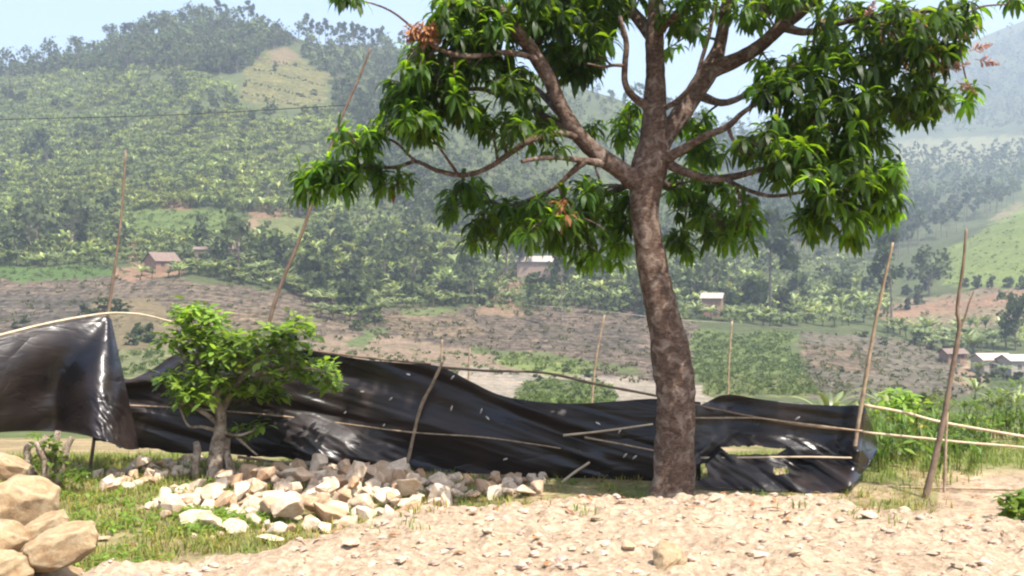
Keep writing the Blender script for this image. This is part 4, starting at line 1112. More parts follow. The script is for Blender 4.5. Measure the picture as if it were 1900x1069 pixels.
# pale ties of twig poked through the sheet
for (px, py) in ((672, 727), (725, 740), (712, 790), (758, 695), (838, 757), (893, 762), (905, 776), (938, 852), (1160, 845), (1178, 848), (1110, 786), (840, 700), (1150, 800), (640, 766), (1480, 776)):
    Yq = float(fenceY(px)) - .10; p = at(px, py, Yq); a = rnd.uniform(-.9, .9)
    tp = tarpC if px > 1300 else tarpB
    g = Geo(); dv = Vector((math.cos(a) * .5, -.6, math.sin(a) + .3)).normalized() * .035
    g.add(*tube([p - dv, p, p + dv * .8], [.006, .010, .005], 6)); g.build("tie", [M_knot], tp)

# ------------------------------------------------------------------ the mango tree
MT = empty("mango_tree", Vector((( 1247 - 950) / F * 9.5, 9.5, gz(1.38, 9.5))), "large mango tree with curving brown trunk and dark green crown", "tree")
OR = MT.location.copy()
TY = 9.5
def tp(px, py, d=0.0): return np.array(at(px, py, TY + d)) - np.array(OR)
pxm = TY / F
skel = []   # sample points along all limbs, for hanging the foliage
def limb(name, pts, n=10, rough=.06, seed=0, sub=6):
    P = [tp(p[0], p[1], p[3] if len(p) > 3 else 0) for p in pts]; R_ = [p[2] * pxm * (.86 if name == 'branch' and k_ > 0 else 1) for k_, p in enumerate(pts)]
    p, q = smooth_path(P, R_, sub); rs = np.random.RandomState(seed + 5)
    q = q * (1 + .07 * (rs.rand(len(q)) - .5))
    g = Geo(); g.add(*tube(p, q, n, rough, seed)); 
    for k in range(0, len(p), 2): skel.append((p[k], q[k]))
    return g
trunk = limb("trunk", [(1240, 960, 50), (1244, 925, 42), (1250, 890, 38), (1252, 830, 36), (1254, 760, 36), (1251, 700, 37), (1241, 640, 35), (1227, 570, 30), (1212, 500, 28), (1200, 430, 26), (1196, 370, 28), (1203, 320, 33), (1210, 285, 32), (1214, 250, 27), (1215, 200, 21), (1216, 140, 18), (1215, 80, 18), (1216, 30, 15), (1220, -60, 12, .1), (1235, -200, 8, .2), (1240, -320, 4, .2)], 18, .055, 1, 6).build("trunk", [M_bark], MT)
LIMBS = [
 [(1200, 350, 26), (1160, 322, 21, -.05), (1110, 287, 18, -.1), (1072, 248, 17, -.15), (1042, 200, 16, -.2), (1018, 145, 15, -.25), (985, 92, 15, -.3), (945, 42, 13, -.4), (905, -10, 11, -.5), (850, -110, 7, -.6), (800, -200, 4, -.7)],
 [(1205, 300, 26), (1232, 255, 23, .05), (1262, 215, 22, .1), (1290, 170, 22, .15), (1318, 128, 22, .2), (1335, 85, 15, .25), (1345, 30, 13, .25), (1354, -40, 11, .3), (1370, -180, 7, .3), (1380, -280, 4, .3)],
 [(1318, 130, 18, .2), (1365, 112, 16, .1), (1410, 85, 14, 0), (1450, 50, 14, -.1), (1490, 18, 13, -.2), (1550, -30, 10, -.35), (1640, -90, 6, -.5), (1700, -130, 3, -.6)],
 [(1450, 50, 9, -.1), (1500, 60, 8, -.2), (1570, 40, 7, -.3), (1650, 30, 6, -.5), (1740, 20, 4, -.6), (1790, 40, 3, -.6)],
 [(1216, 75, 14), (1180, 30, 13, .2), (1140, -15, 11, .4), (1080, -100, 7, .7), (1040, -180, 4, .9)],
 [(1216, 65, 11), (1245, 35, 9, -.2), (1290, 5, 9, -.4), (1340, -50, 6, -.6), (1400, -120, 4, -.8)],
 [(1014, 135, 8, -.25), (1000, 90, 8, -.1), (998, 30, 8, .1), (992, -40, 6, .3), (980, -130, 3, .5)],
 [(1012, 118, 7, -.25), (975, 103, 6.5, -.4), (930, 98, 6, -.5), (880, 104, 6, -.6), (830, 98, 5, -.7), (785, 72, 3.5, -.8)],
 [(1062, 242, 10, -.15), (1020, 222, 8, -.05), (985, 200, 7, .1), (940, 182, 6, .2), (890, 165, 5, .3), (830, 170, 4, .4)],
 [(985, 200, 6, .1), (965, 175, 6, .0), (948, 140, 5, -.1), (940, 115, 4, -.1)],
 [(1080, 258, 8, -.12), (1040, 248, 7, -.3), (985, 260, 7, -.45), (950, 282, 6, -.4), (905, 312, 5.5, -.3), (860, 325, 5.5, -.15), (810, 316, 5, 0), (772, 300, 4.5, .1), (735, 310, 4, .15), (680, 312, 3, .2), (620, 320, 2.5, .2)],
 [(772, 300, 3.5, .1), (755, 285, 3, .12), (735, 265, 3, .15), (700, 250, 2, .15)],
 [(1130, 305, 9, -.05), (1080, 298, 7, -.3), (1040, 293, 5, -.5), (1000, 294, 4.5, -.6), (968, 300, 4, -.7)],
 [(1085, 298, 7, -.3), (1058, 322, 6, -.3), (1030, 348, 5, -.2), (990, 368, 5, 0), (950, 380, 4, .2), (900, 375, 3, .3)],
 [(1038, 344, 4, -.22), (1044, 370, 4, -.22), (1044, 410, 3, -.22)],
 [(1208, 200, 10), (1178, 182, 8, -.1), (1160, 155, 7, -.2), (1160, 115, 6.5, -.25), (1162, 80, 6, -.3), (1150, 30, 4, -.4)],
 [(1160, 122, 4, -.25), (1140, 121, 3.5, -.3), (1118, 124, 3, -.35), (1090, 118, 2, -.4)],
 [(1225, 205, 6), (1255, 188, 5.5, -.15), (1288, 152, 5, -.25), (1302, 110, 4.5, -.3), (1318, 55, 4, -.35), (1325, 10, 3, -.4)],
 [(1225, 300, 12), (1270, 275, 9, -.2), (1310, 252, 8, -.35), (1350, 235, 7, -.5), (1380, 208, 5, -.6), (1430, 180, 4, -.7), (1500, 170, 3, -.8)],
 [(1350, 236, 4, -.5), (1362, 262, 3.5, -.55), (1385, 285, 3, -.6), (1430, 290, 2.5, -.65)],
 [(1225, 295, 13, .05), (1262, 315, 10, -.1), (1310, 331, 8, -.2), (1360, 328, 7, -.3), (1410, 315, 6, -.4), (1470, 300, 5, -.5), (1540, 300, 4, -.5)],
 [(1345, 332, 5, -.27), (1385, 352, 4.5, -.5), (1430, 364, 4, -.7), (1480, 358, 3.5, -.8), (1530, 345, 3, -.9)],
 [(1215, 330, 12, .1), (1245, 350, 8, .5), (1290, 370, 6, .9), (1330, 390, 4, 1.1)],
 [(1195, 320, 12, .1), (1150, 350, 8, .6), (1100, 370, 6, 1.0), (1050, 400, 4, 1.2)],
 [(1290, 175, 10, .15), (1350, 190, 8, .6), (1430, 150, 6, 1.1), (1520, 110, 5, 1.4)],
 [(1060, 235, 9, -.18), (1000, 170, 7, .5), (930, 120, 5, 1.0), (860, 80, 4, 1.3)],
]
for i, l_ in enumerate(LIMBS):
    limb("branch", l_, 10 if l_[0][2] > 9 else 7, .05, 30 + i, 5).build("branch", [M_bark], MT)

# foliage: clusters (centre px, py, half sizes px, depth centre, depth spread, number of whorls, tint)
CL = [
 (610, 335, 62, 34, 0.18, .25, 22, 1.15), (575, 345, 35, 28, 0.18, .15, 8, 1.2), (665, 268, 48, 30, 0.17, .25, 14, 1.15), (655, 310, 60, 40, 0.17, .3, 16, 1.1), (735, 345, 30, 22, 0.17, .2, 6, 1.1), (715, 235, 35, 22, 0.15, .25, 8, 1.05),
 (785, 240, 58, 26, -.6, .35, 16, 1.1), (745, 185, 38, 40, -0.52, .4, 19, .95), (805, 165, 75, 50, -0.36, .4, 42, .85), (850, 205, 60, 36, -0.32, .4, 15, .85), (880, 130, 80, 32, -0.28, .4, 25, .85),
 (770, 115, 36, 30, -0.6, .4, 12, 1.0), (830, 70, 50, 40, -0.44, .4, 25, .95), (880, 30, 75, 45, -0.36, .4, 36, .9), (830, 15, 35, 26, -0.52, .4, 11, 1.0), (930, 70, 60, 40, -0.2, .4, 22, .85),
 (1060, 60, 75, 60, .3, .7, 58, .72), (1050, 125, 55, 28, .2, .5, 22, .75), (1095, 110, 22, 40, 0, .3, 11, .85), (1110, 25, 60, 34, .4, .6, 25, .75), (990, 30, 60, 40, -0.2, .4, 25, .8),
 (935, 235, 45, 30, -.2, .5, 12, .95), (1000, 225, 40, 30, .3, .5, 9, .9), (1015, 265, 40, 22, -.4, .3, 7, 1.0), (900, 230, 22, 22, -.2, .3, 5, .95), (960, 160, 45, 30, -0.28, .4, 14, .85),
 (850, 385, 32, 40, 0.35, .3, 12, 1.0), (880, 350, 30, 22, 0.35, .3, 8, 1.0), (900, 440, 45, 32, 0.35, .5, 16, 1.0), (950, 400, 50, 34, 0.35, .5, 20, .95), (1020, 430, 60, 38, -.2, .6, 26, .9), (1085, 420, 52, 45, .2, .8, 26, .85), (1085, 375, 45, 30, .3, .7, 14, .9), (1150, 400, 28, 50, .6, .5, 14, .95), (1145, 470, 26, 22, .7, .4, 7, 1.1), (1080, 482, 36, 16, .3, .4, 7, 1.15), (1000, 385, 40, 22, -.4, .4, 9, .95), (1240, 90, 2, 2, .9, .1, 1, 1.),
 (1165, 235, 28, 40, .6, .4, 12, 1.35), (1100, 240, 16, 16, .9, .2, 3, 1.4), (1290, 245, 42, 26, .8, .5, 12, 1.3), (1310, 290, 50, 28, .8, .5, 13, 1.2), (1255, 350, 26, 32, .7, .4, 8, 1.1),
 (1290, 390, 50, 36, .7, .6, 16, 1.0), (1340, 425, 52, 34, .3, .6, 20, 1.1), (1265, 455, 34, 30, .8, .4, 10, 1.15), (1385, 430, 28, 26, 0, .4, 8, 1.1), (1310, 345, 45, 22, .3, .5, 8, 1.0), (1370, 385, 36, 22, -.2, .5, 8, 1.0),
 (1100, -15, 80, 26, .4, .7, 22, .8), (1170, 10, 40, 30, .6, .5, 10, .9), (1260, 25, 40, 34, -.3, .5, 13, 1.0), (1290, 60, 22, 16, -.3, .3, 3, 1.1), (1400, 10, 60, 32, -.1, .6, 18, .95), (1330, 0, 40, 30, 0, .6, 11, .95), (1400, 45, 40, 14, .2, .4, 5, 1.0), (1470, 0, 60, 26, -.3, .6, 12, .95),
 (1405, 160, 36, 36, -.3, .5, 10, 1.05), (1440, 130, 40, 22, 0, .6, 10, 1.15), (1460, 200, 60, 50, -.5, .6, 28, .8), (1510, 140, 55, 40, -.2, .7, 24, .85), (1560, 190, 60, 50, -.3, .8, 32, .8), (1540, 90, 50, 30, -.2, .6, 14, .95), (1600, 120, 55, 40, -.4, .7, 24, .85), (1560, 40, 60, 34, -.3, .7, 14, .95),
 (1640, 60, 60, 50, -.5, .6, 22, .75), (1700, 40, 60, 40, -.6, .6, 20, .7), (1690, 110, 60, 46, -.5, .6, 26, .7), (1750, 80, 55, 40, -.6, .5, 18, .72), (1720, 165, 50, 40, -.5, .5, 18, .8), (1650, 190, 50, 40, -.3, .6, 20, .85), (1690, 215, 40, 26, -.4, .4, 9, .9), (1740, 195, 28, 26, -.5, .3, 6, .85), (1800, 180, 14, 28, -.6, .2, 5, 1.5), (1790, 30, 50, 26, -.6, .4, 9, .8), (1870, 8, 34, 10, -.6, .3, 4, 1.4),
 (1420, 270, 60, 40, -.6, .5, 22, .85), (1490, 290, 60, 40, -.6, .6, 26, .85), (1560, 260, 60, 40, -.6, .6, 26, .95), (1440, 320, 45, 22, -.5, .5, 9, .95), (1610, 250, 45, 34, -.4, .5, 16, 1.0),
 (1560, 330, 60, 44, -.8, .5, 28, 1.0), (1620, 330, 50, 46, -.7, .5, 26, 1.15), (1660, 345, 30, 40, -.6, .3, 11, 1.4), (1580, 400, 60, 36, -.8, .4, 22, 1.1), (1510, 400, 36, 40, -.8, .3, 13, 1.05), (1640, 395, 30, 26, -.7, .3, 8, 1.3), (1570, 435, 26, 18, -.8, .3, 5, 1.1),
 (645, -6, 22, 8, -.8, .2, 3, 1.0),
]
# the crown above the frame
for (cx, cy) in [(980, -120), (1060, -150), (1150, -170), (1240, -190), (1330, -170), (1430, -160), (1530, -120), (1630, -90), (1700, -60), (1000, -230), (1130, -280), (1260, -310), (1380, -270), (1500, -210), (1100, -80), (1220, -90), (1340, -90), (1460, -80)]:
    CL.append((cx, cy, 75, 45, rnd.uniform(-.8, .9), .8, 13, 1.0))
leafg = Geo(); twig = Geo(); SK = np.array([s[0] for s in skel]); SR = np.array([s[1] for s in skel]); r3 = random.Random(21)
def mango_whorl(g, tip, axis, tint, nl, Ls, droop=1.0, matcol=None):
    axis = axis / np.linalg.norm(axis)
    a = np.cross(axis, [0.1, .2, 1.0]); a /= np.linalg.norm(a) + 1e-9; b_ = np.cross(axis, a)
    for i in range(nl):
        th = i * 2.399 + r3.uniform(-.4, .4); el = r3.uniform(-.1, .85)
        d = (math.cos(th) * a + math.sin(th) * b_) * math.cos(el) + axis * math.sin(el)
        Ln = Ls * r3.uniform(.65, 1.15); w_ = Ln * r3.uniform(.105, .135)
        c_ = tip - axis * r3.uniform(0, .05); C = [c_]; D = d.copy(); k = 4
        dr = droop * r3.uniform(.35, .75)
        for s_ in range(k):
            D = D + np.array([0, 0, -dr * (.45 + .25 * s_)]); D /= np.linalg.norm(D); c_ = c_ + D * Ln / k; C.append(c_)
        side = np.cross(D * .5 + d, [0, 0, 1.0]); n_ = np.linalg.norm(side)
        side = side / n_ if n_ > .05 else a
        # roll the blade
        up = np.cross(side, d); rr = r3.uniform(-.5, .5); side = side * math.cos(rr) + up * math.sin(rr)
        t = tint * r3.uniform(.8, 1.2)
        col = (t * r3.uniform(.9, 1.15), t, t * r3.uniform(.8, 1.1)) if matcol is None else tuple(np.array(matcol) * r3.uniform(.8, 1.2))
        g.add(*strip(C, [side] * (k + 1), [w_ * .2, w_ * .8, w_, w_ * .72, w_ * .04]), col)
for (cx, cy, rx, ry, dc, dd, n, tn) in CL:
    C0 = tp(cx, cy, dc); dist = np.linalg.norm(SK - C0, axis=1) + 0.0
    k = int(np.argmin(dist)); S0 = SK[k]
    # a branchlet reaches the cluster, twigs leave it
    L0 = np.linalg.norm(C0 - S0)
    mid = (S0 + C0) / 2 + np.array([r3.uniform(-.05, .05), r3.uniform(-.05, .05), .10 * L0])
    bl, br = smooth_path([S0, mid, C0], [min(SR[k] * .8, .012 + .006 * L0), .009, .006], 5)
    if L0 > .05: twig.add(*tube(bl, br, 5, cap=False))
    for i in range(int(n * (1.0 if cx < 1400 else .88))):
        a_ = r3.uniform(0, 6.28); q = math.sqrt(r3.random()); T_ = tp(cx + rx * q * math.cos(a_), cy + ry * q * math.sin(a_) - 8, dc + dd * r3.uniform(-1, 1))
        j = int(np.argmin(np.linalg.norm(bl - T_, axis=1))); B0 = bl[j]
        dv = T_ - B0; Ld = np.linalg.norm(dv)
        tw, tr_ = smooth_path([B0, B0 + dv * .5 + np.array([0, 0, .12 * Ld]), T_], [.006, .005, .0035], 3)
        twig.add(*tube(tw, tr_, 4, cap=False))
        ax = dv / (Ld + .01) * .5 + (T_ - C0) * .4 + np.array([0, 0, .35 + .2 * r3.random()])
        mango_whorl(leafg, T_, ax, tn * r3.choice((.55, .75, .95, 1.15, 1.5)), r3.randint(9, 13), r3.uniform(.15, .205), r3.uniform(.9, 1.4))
        if r3.random() < .5:
            mango_whorl(leafg, T_ - dv / (Ld + .01) * .09, ax, tn, r3.randint(5, 8), r3.uniform(.14, .19), 1.2)
crown = leafg.build("crown", [M_mango], MT)
twig.build("twigs", [M_bark], MT)
# withered clump and the reddish flower sprays
dg = Geo()
for i in range(26):
    T_ = tp(783 + r3.uniform(-22, 22), 58 + r3.uniform(-14, 16), -.8 + r3.uniform(-.12, .12)); mango_whorl(dg, T_, np.array([r3.uniform(-1, 1), -.3, r3.uniform(.1, 1)]), 1, 12, .085, .8, (1, 1, 1))
dg.build("withered_leaves", [M_dead], MT)
dg = Geo()
for (cx, cy, sx, sy, n) in ((738, 345, 10, 8, 2), (1045, 385, 14, 24, 4), (1690, 90, 60, 50, 10), (1730, 150, 30, 40, 8), (1500, 200, 30, 20, 3)):
    for i in range(n):
        T_ = tp(cx + r3.uniform(-sx, sx), cy + r3.uniform(-sy, sy), (.15 if cx < 900 else -.6)); mango_whorl(dg, T_, np.array([r3.uniform(-1, 1), -.3, .3]), 1, 8, .12, 1.0, (.75, .7, .7))
dg.build("withered_leaves", [M_dead], MT)
M_flower = simple("mango blossom", (0.34, 0.17, 0.13), (0.50, 0.28, 0.22), 30, bs=0)
for (cx, cy, ax) in ((1815, 95, (.8, 0, .25)), (1825, 110, (.7, -.2, -.2)), (1800, 75, (.7, .1, .6)), (1790, 150, (.5, -.2, -.4)), (1690, 70, (.2, -.5, .4)), (1625, 40, (.1, -.5, .6)), (1540, 60, (-.2, -.4, .6)), (1770, 130, (.4, -.2, .1))):
    g = Geo(); b0 = tp(cx - 16, cy, -.6); ax = np.array(ax, float); ax /= np.linalg.norm(ax); Lf = .19
    g.add(*tube([b0, b0 + ax * Lf * .5, b0 + ax * Lf], [.004, .0035, .002], 5))
    for i in range(42):
        t = r3.uniform(.15, 1); a_ = np.array([r3.gauss(0, 1) for _ in range(3)]); a_ -= ax * a_.dot(ax); a_ /= np.linalg.norm(a_); l2 = .055 * (1.15 - t)
        p0 = b0 + ax * Lf * t; p1 = p0 + (a_ + ax * .6) * l2; g.add(*tube([p0, (p0 + p1) / 2, p1], [.002, .0035, .0045], 4))
    g.build("flower_spray", [M_flower], MT)

# ------------------------------------------------------------------ small bushy tree by the stones
SY = 10.9
ST = empty("small_tree", at(395, 884, SY), "small bushy light green tree with a gnarled pale trunk in front of the black plastic", "tree")
OS = np.array(ST.location)
def sp(px, py, d=0.): return np.array(at(px, py, SY + d)) - OS
sk2 = []
def limb2(pts, n=8, rough=.15, seed=0):
    p, q = smooth_path([sp(a, b_, (c_[1] if len(c_) > 1 else 0)) for a, b_, *c_ in pts], [c_[0] * SY / F for a, b_, *c_ in pts], 5)
    for k in range(len(p)): sk2.append(p[k])
    g = Geo(); g.add(*tube(p, q, n, rough, seed)); return g
limb2([(398, 900, 22), (400, 870, 17), (404, 835, 13), (408, 800, 12), (410, 765, 11), (400, 735, 9), (382, 700, 8), (372, 660, 6), (360, 620, 4)], 12, .22, 3).build("trunk", [M_stumpbark], ST)
for i, l_ in enumerate(([(368, 900, 9), (362, 870, 8, -.05), (366, 835, 7, -.05), (364, 822, 6)], [(428, 900, 9), (428, 870, 8, -.06), (420, 840, 7), (424, 812, 6)], [(405, 770, 9), (425, 735, 7), (450, 700, 6, -.1), (480, 670, 4, -.1), (520, 640, 3), (545, 610, 2)],
    [(450, 700, 4, -.1), (500, 690, 4, -.2), (550, 680, 3, -.2), (600, 690, 2, -.2)], [(408, 790, 6), (385, 770, 5), (360, 755, 4), (345, 748, 3)], [(405, 800, 4), (375, 792, 3, -.1), (350, 790, 2, -.1), (335, 760, 2, -.1)], [(412, 800, 4), (440, 808, 3, -.1), (470, 800, 2, -.1)], [(440, 812, 3, -.1), (460, 830, 2, -.1), (478, 845, 2, -.1)], [(378, 690, 5), (350, 670, 4, .1), (325, 640, 3, .2)], [(400, 735, 6), (390, 690, 5, .3), (420, 640, 4, .3)])):
    limb2(l_, 7, .1, 60 + i).build("branch", [M_stumpbark], ST)
lg = Geo(); tg2 = Geo(); S2 = np.array(sk2)
def leafy(g, tip, tint, nl, Ls, spread=.09):
    for i in range(nl):
        th = r3.uniform(0, 6.28); el = r3.uniform(-.5, .9); d = np.array([math.cos(th) * math.cos(el), math.sin(th) * math.cos(el), math.sin(el)])
        Ln = Ls * r3.uniform(.6, 1.2); w_ = Ln * .24; c_ = tip + d * r3.uniform(0, spread); C = [c_]; D = d.copy()
        for s_ in range(3):
            D = D + np.array([0, 0, -.22]); D /= np.linalg.norm(D); c_ = c_ + D * Ln / 3; C.append(c_)
        side = np.cross(d, [r3.uniform(-.4, .4), r3.uniform(-.4, .4), 1.]); side /= np.linalg.norm(side) + 1e-6
        t = tint * r3.uniform(.75, 1.25); g.add(*strip(C, [side] * 4, [w_ * .3, w_, w_ * .85, w_ * .08]), (t * r3.uniform(.9, 1.15), t, t * .9))
for (cx, cy, rx, ry, dd, n, tn) in ((365, 600, 42, 32, .3, 26, 1.25), (345, 578, 22, 16, .2, 8, 1.3), (400, 630, 50, 30, .4, 26, 1.15), (335, 640, 40, 22, .3, 14, 1.1), (450, 640, 45, 24, .4, 20, 1.05), (500, 630, 46, 24, .4, 20, 1.05), (548, 615, 32, 28, .3, 14, 1.1), (545, 590, 14, 12, .2, 3, 1.2), (400, 680, 60, 30, .5, 30, .95), (470, 680, 60, 30, .5, 30, .95), (540, 665, 40, 30, .4, 18, 1.0), (590, 690, 38, 26, .25, 16, 1.15), (612, 712, 22, 16, .2, 6, 1.2),
    (340, 715, 42, 24, .3, 20, 1.2), (315, 705, 20, 16, .2, 6, 1.1), (400, 725, 60, 24, .5, 26, 1.0), (460, 720, 50, 26, .4, 22, .95), (505, 725, 34, 22, .3, 12, 1.1), (360, 740, 34, 14, .3, 8, 1.1), (470, 795, 20, 9, .15, 5, 1.2), (440, 800, 14, 10, .1, 3, 1.1)):
    C0 = sp(cx, cy)
    for i in range(int(n * 1.2)):
        a_ = r3.uniform(0, 6.28); q = math.sqrt(r3.random()); T_ = sp(cx + rx * q * math.cos(a_), cy + ry * q * math.sin(a_), dd * r3.uniform(-1, 1))
        B0 = S2[int(np.argmin(np.linalg.norm(S2 - T_, axis=1)))]
        tg2.add(*tube([B0, (B0 + T_) / 2 + np.array([0, 0, .02]), T_], [.005, .004, .0025], 4, cap=False))
        leafy(lg, T_, tn * r3.choice((.4, .7, 1, 1.15)), r3.randint(6, 10), .115)
lg.build("crown", [M_shrubleaf], ST); tg2.build("twigs", [M_stumpbark], ST)

# pruned stub shrub at the left
PS = empty("pruned_shrub", at(85, 892, 10.2), "dark cut-back shrub of stubby stems under the left plastic sheet", "shrub")
OS3 = np.array(PS.location)
def pp(px, py, d=0.): return np.array(at(px, py, 10.2 + d)) - OS3
for i, l_ in enumerate(([(95, 900, 9), (88, 860, 8), (75, 835, 7), (88, 810, 6)], [(70, 900, 8), (55, 865, 7), (50, 835, 6), (56, 825, 6)], [(105, 900, 9), (118, 860, 7), (124, 830, 6), (134, 812, 5)], [(95, 880, 7, .1), (100, 840, 6, .1), (108, 800, 5, .1)], [(85, 890, 6, -.1), (80, 850, 5, -.15), (66, 820, 4, -.15)])):
    p, q = smooth_path([pp(a, b_, (c_[1] if len(c_) > 1 else 0)) for a, b_, *c_ in l_], [c_[0] * 10.2 / F for a, b_, *c_ in l_], 4)
    g = Geo(); g.add(*tube(p, q, 8, .15, i)); g.build("stem", [M_stumpbark], PS)
g = Geo()
for i in range(46):
    leafy(g, pp(88 + r3.uniform(-32, 30), 850 + r3.uniform(-45, 40), r3.uniform(-.15, .15)), r3.uniform(.4, .9), 6, .07, .05)
for i in range(24):
    leafy(g, pp(130 + r3.uniform(-22, 26), 882 + r3.uniform(-12, 12), r3.uniform(-.15, .15)), r3.uniform(.5, .9), 6, .06, .05)
g.build("foliage", [M_shrubleaf], PS)

# ------------------------------------------------------------------ plants at the right behind the rails
def near_banana(px, py, Y, s, label, seed, n=7):
    p = at(px, py, Y); p.z = gz(p.x, Y)
    root = empty("banana_plant", p, label, "banana plant")
    V_, Q_, T_, M_ = banana_geo(seed, 6, n + 4, True, .35).arrays()
    for k_, nm, mt in ((0, "leaves", M_banana), (1, "stem", M_farwood)):
        q_ = Q_[M_ == k_]; u_, inv = np.unique(q_, return_inverse=True)
        g2 = Geo(); g2.add(V_[u_], inv.reshape(-1, 4), T_[u_]); g2.build(nm, [mt], root)
    root.scale = (s, s, s)
near_banana(1535, 800, 24, .52, "young bright banana plant peeping over the right end of the plastic", 901, 8)
near_banana(1592, 800, 25, .36, "young banana plant just left of the leaning pole behind the plastic", 902, 7)
near_banana(1695, 790, 26, .5, "spiky open-crowned banana plant between the leaning pole and the forked pole", 903, 6)
near_banana(1852, 800, 30, .4, "leafy banana plant behind the rails near the right edge", 904, 8)
near_banana(1885, 790, 34, .42, "banana plant farthest back behind the rails near the right edge", 905, 8)
near_banana(1808, 700, 105, 1.0, "clump of long banana leaves below the forked pole's fork", 906, 9)
near_banana(1640, 790, 24, .5, "small banana plant between the two leaning poles at rail height", 907, 7)
# papaya-like shrub with yellowing leaves
p = at(1672, 905, 13.0); p.z = gz(p.x, 13.0)
PP = empty("papaya_shrub", p, "slim papaya-like shrub with hanging yellow-brown lower leaves behind the rails", "shrub")
g = Geo(); g.add(*tube([(0, 0, -.1), (.03, 0, .4), (0, .02, .8)], [.03, .025, .015], 7, .08)); g.build("stem", [M_stumpbark], PP)
g = Geo(); g2 = Geo()
for i in range(26): leafy(g, np.array([r3.gauss(0, .12), r3.gauss(0, .12), .62 + r3.uniform(-.1, .22)]), 1.3, 7, .13, .05)
for i in range(12): leafy(g2, np.array([r3.gauss(.05, .13), r3.gauss(0, .1), .42 + r3.uniform(-.1, .1)]), 1.0, 5, .11, .05)
g.build("crown", [M_shrubleaf], PP)
M_yel = leaf_mat("yellowing leaf", (0.32, 0.26, 0.07), .35, (0.4, .3, .05), .6, .3, 0)
g2.build("lower_leaves", [M_yel], PP)
# dark small plant at the right edge
p = at(1893, 940, 8.9); p.z = near_ground(p.x, 8.9)
g = Geo()
for i in range(30): leafy(g, np.array([r3.gauss(0, .09), r3.gauss(0, .09), r3.uniform(.02, .22)]), .8, 8, .1, .05)
o = g.build("leafy_weed", [M_shrubleaf]); o.location = p; tag(o, "dark green leafy weed beside the dirt path at the right edge", "plant")

# ------------------------------------------------------------------ grass, reeds and weeds (uncountable)
def blade(g, x, y, z, h, w_, lean, tint):
    a = r3.uniform(0, 6.28); d = np.array([math.cos(a), math.sin(a), 0.]); s = np.array([-math.sin(a), math.cos(a), 0.])
    C = [np.array([x, y, z]), np.array([x, y, z]) + d * lean * h * .25 + np.array([0, 0, h * .55]), np.array([x, y, z]) + d * lean * h + np.array([0, 0, h * (1 - .3 * lean)])]
    g.add(*strip(C, [s] * 3, [w_, w_ * .8, w_ * .1]), tint)
gr = Geo()
for i in range(6500):
    y = r3.uniform(6.0, 12.6); px = r3.uniform(-60, 900) if i % 6 else r3.uniform(900, 1750); x = (px - 950) / F * y
    if bank_h(np.array(x), np.array(y)) > gz(x, y) + .02 and y < 9: 
        if r3.random() < .93: continue
    if fbm(np.array(x * 1.7 + 3), np.array(y * 1.7), 2) < .36: continue
    if y > 10.6 and r3.random() < .3: continue
    z = near_ground(x, y); dry = r3.random()
    tn = (1.7, 1.25, 1.1) if dry + .9 * (float(fbm(np.array(x * .9 + 70), np.array(y * .9), 3)) - .5) < .42 else ((1.1, 1.1, .85) if dry < .75 else (.8, 1.05, .7))
    for k in range(9):
        t = r3.uniform(.7, 1.2); blade(gr, x + r3.gauss(0, .05), y + r3.gauss(0, .05), z - .01, r3.uniform(.03, .10), r3.uniform(.003, .006), r3.uniform(.2, .9), (tn[0] * t, tn[1] * t, tn[2] * t))
for i in range(1500):
    y = r3.uniform(10.6, 17); px = r3.uniform(1280, 1960) if i % 3 else r3.uniform(-60, 420); x = (px - 950) / F * y; z = gz(x, y)
    if inpoly(px, 534.5 + (CAMZ - z) * F / y, LAND[-1][0]): continue
    for k in range(7):
        t = r3.uniform(.7, 1.3); blade(gr, x + r3.gauss(0, .05), y + r3.gauss(0, .05), z - .01, r3.uniform(.05, .16), .005, r3.uniform(.2, .8), (t, t * 1.05, t * .8))
tag(gr.build("grass", [M_grass]), "short green and straw-coloured grass around the stones and under the fence", "grass", kind='stuff')
wd = Geo()
for i in range(300):
    y = r3.uniform(7.0, 10.5); px = r3.uniform(60, 560) if i % 2 else r3.uniform(340, 520); x = (px - 950) / F * y
    if i % 2 == 0: y = r3.uniform(8.2, 9.2); x = (px - 950) / F * y
    if fbm(np.array(x * 1.1 + 13), np.array(y * 1.1), 2) < .45: continue
    if y < 9 and bank_h(np.array(x), np.array(y)) > gz(x, y) + .05: continue
    z = near_ground(x, y)
    for k in range(3): leafy(wd, np.array([x + r3.gauss(0, .05), y + r3.gauss(0, .05), z + r3.uniform(.01, .07)]), r3.uniform(.8, 1.3), 6, .05, .03)
tag(wd.build("weeds", [M_shrubleaf]), "low broad-leaved weeds spread through the grass in front of the stone heap", "weeds", kind='stuff')
rd = Geo()
for i in range(85):
    y = r3.uniform(11.2, 24); px = r3.uniform(1590, 1830) if y < 16 else r3.uniform(1600, 2000); x = (px - 950) / F * y; z = gz(x, y)
    if y < 13 and px > 1800: continue
    hh = r3.uniform(.35, .85)
    if fbm(np.array(x * .8 + 3), np.array(y * .5), 2) < .45: hh *= .5
    for k in range(8):
        t = r3.uniform(.45, 1.05); h = hh * r3.uniform(.6, 1.1); x2 = x + r3.gauss(0, .07); y2 = y + r3.gauss(0, .07)
        rd.add(*tube([(x2, y2, z), (x2 + .01, y2, z + h * .7)], [.006, .004], 4, cap=False), (t * 1.3, t * 1.2, t))
        for q in range(4): blade(rd, x2, y2, z + h * r3.uniform(.15, .7), h * .38, .011, r3.uniform(.4, 1.0), (t * .8, t * 1.15, t * .8))
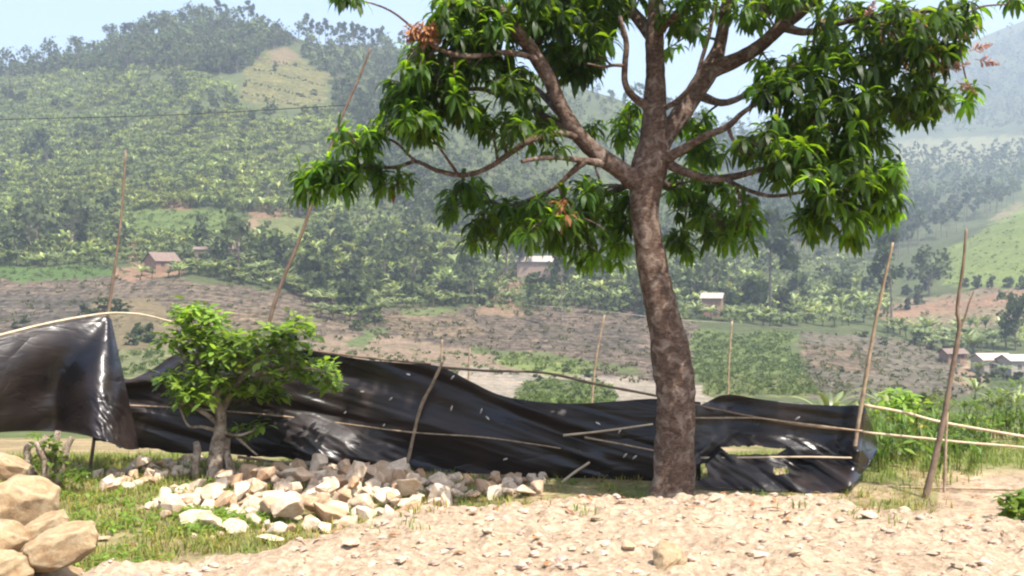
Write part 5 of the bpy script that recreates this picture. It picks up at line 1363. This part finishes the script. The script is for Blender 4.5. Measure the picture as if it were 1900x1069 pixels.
for (px, y, hgt) in ((1600, 15, .5), (1640, 18, .7), (1715, 16, .6), (1745, 19, .8), (1790, 21, .8), (1850, 24, .9), (1890, 20, .6), (1830, 17, .35), (1780, 14, .3), (1620, 12, .25), (1660, 22, .9), (1730, 26, 1.0), (1820, 28, .9), (1580, 22, .7), (1765, 16, .5), (1870, 30, 1.2), (1690, 14, .35), (1610, 19, .8)):
    x = (px - 950) / F * y; z = gz(x, y); g = Geo()
    for k in range(26): leafy(g, np.array([r3.gauss(0, .22), r3.gauss(0, .2), hgt * r3.uniform(.15, 1)]), r3.uniform(.3, .9), 7, .12, .08)
    for k in range(5): g.add(*tube([(0, 0, -.05), (r3.gauss(0, .08), r3.gauss(0, .08), hgt * .5), (r3.gauss(0, .18), r3.gauss(0, .15), hgt * .95)], [.008, .006, .003], 4, cap=False), (.5, .4, .3))
    o = g.build("leafy_bush", [M_shrubleaf]); o.location = (x, y, z); tag(o, "small leafy bush in the rank growth behind the right-hand rails", "bush", "bushes behind the right-hand rails")
tag(rd.build("reeds", [M_grass]), "tall pale green reeds and canes growing behind the right-hand rails", "reeds", kind='stuff')

# fallen leaves and bits of straw: uncountable
lt = Geo()
for i in range(700):
    y = r3.uniform(5.2, 11.2); x = r3.gauss(.9, 1.9) if i % 2 else r3.uniform(-3.5, 4.5)
    z = near_ground(x, y) + .012; a_ = r3.uniform(0, 6.28); Ln = r3.uniform(.04, .12); w_ = Ln * r3.choice((.05, .12, .16))
    d = np.array([math.cos(a_), math.sin(a_), r3.uniform(-.15, .3)]); sd = np.array([-math.sin(a_), math.cos(a_), r3.uniform(-.3, .3)])
    p0 = np.array([x, y, z]); t = r3.uniform(.35, 1.2)
    lt.add(*strip([p0 - d * Ln * .5, p0 + np.array([0, 0, .008]), p0 + d * Ln * .5], [sd] * 3, [w_ * .3, w_, w_ * .2]), (t, t * 1.1, t * 1.1))
tag(lt.build("leaf_litter", [M_dead]), "fallen brown leaves and straw scattered on the soil around the mango tree", "leaf litter", kind='stuff')

# ------------------------------------------------------------------ haze
hz = Geo(); box(hz, -1400, 1900, -40, 2350, -60, 520)
hm = bpy.data.materials.new("valley haze"); hm.use_nodes = True
hn = hm.node_tree
for n_ in list(hn.nodes):
    if n_.type == 'BSDF_PRINCIPLED': hn.nodes.remove(n_)
pv = hn.nodes.new("ShaderNodeVolumePrincipled")
pv.inputs['Color'].default_value = (0.74, 0.84, 1.0, 1); pv.inputs['Density'].default_value = 0.00043; pv.inputs['Anisotropy'].default_value = 0.3
hn.links.new(pv.outputs[0], hn.nodes["Material Output"].inputs['Volume'])
hzo = hz.build("haze", [hm], smooth=False); hzo['kind'] = 'stuff'
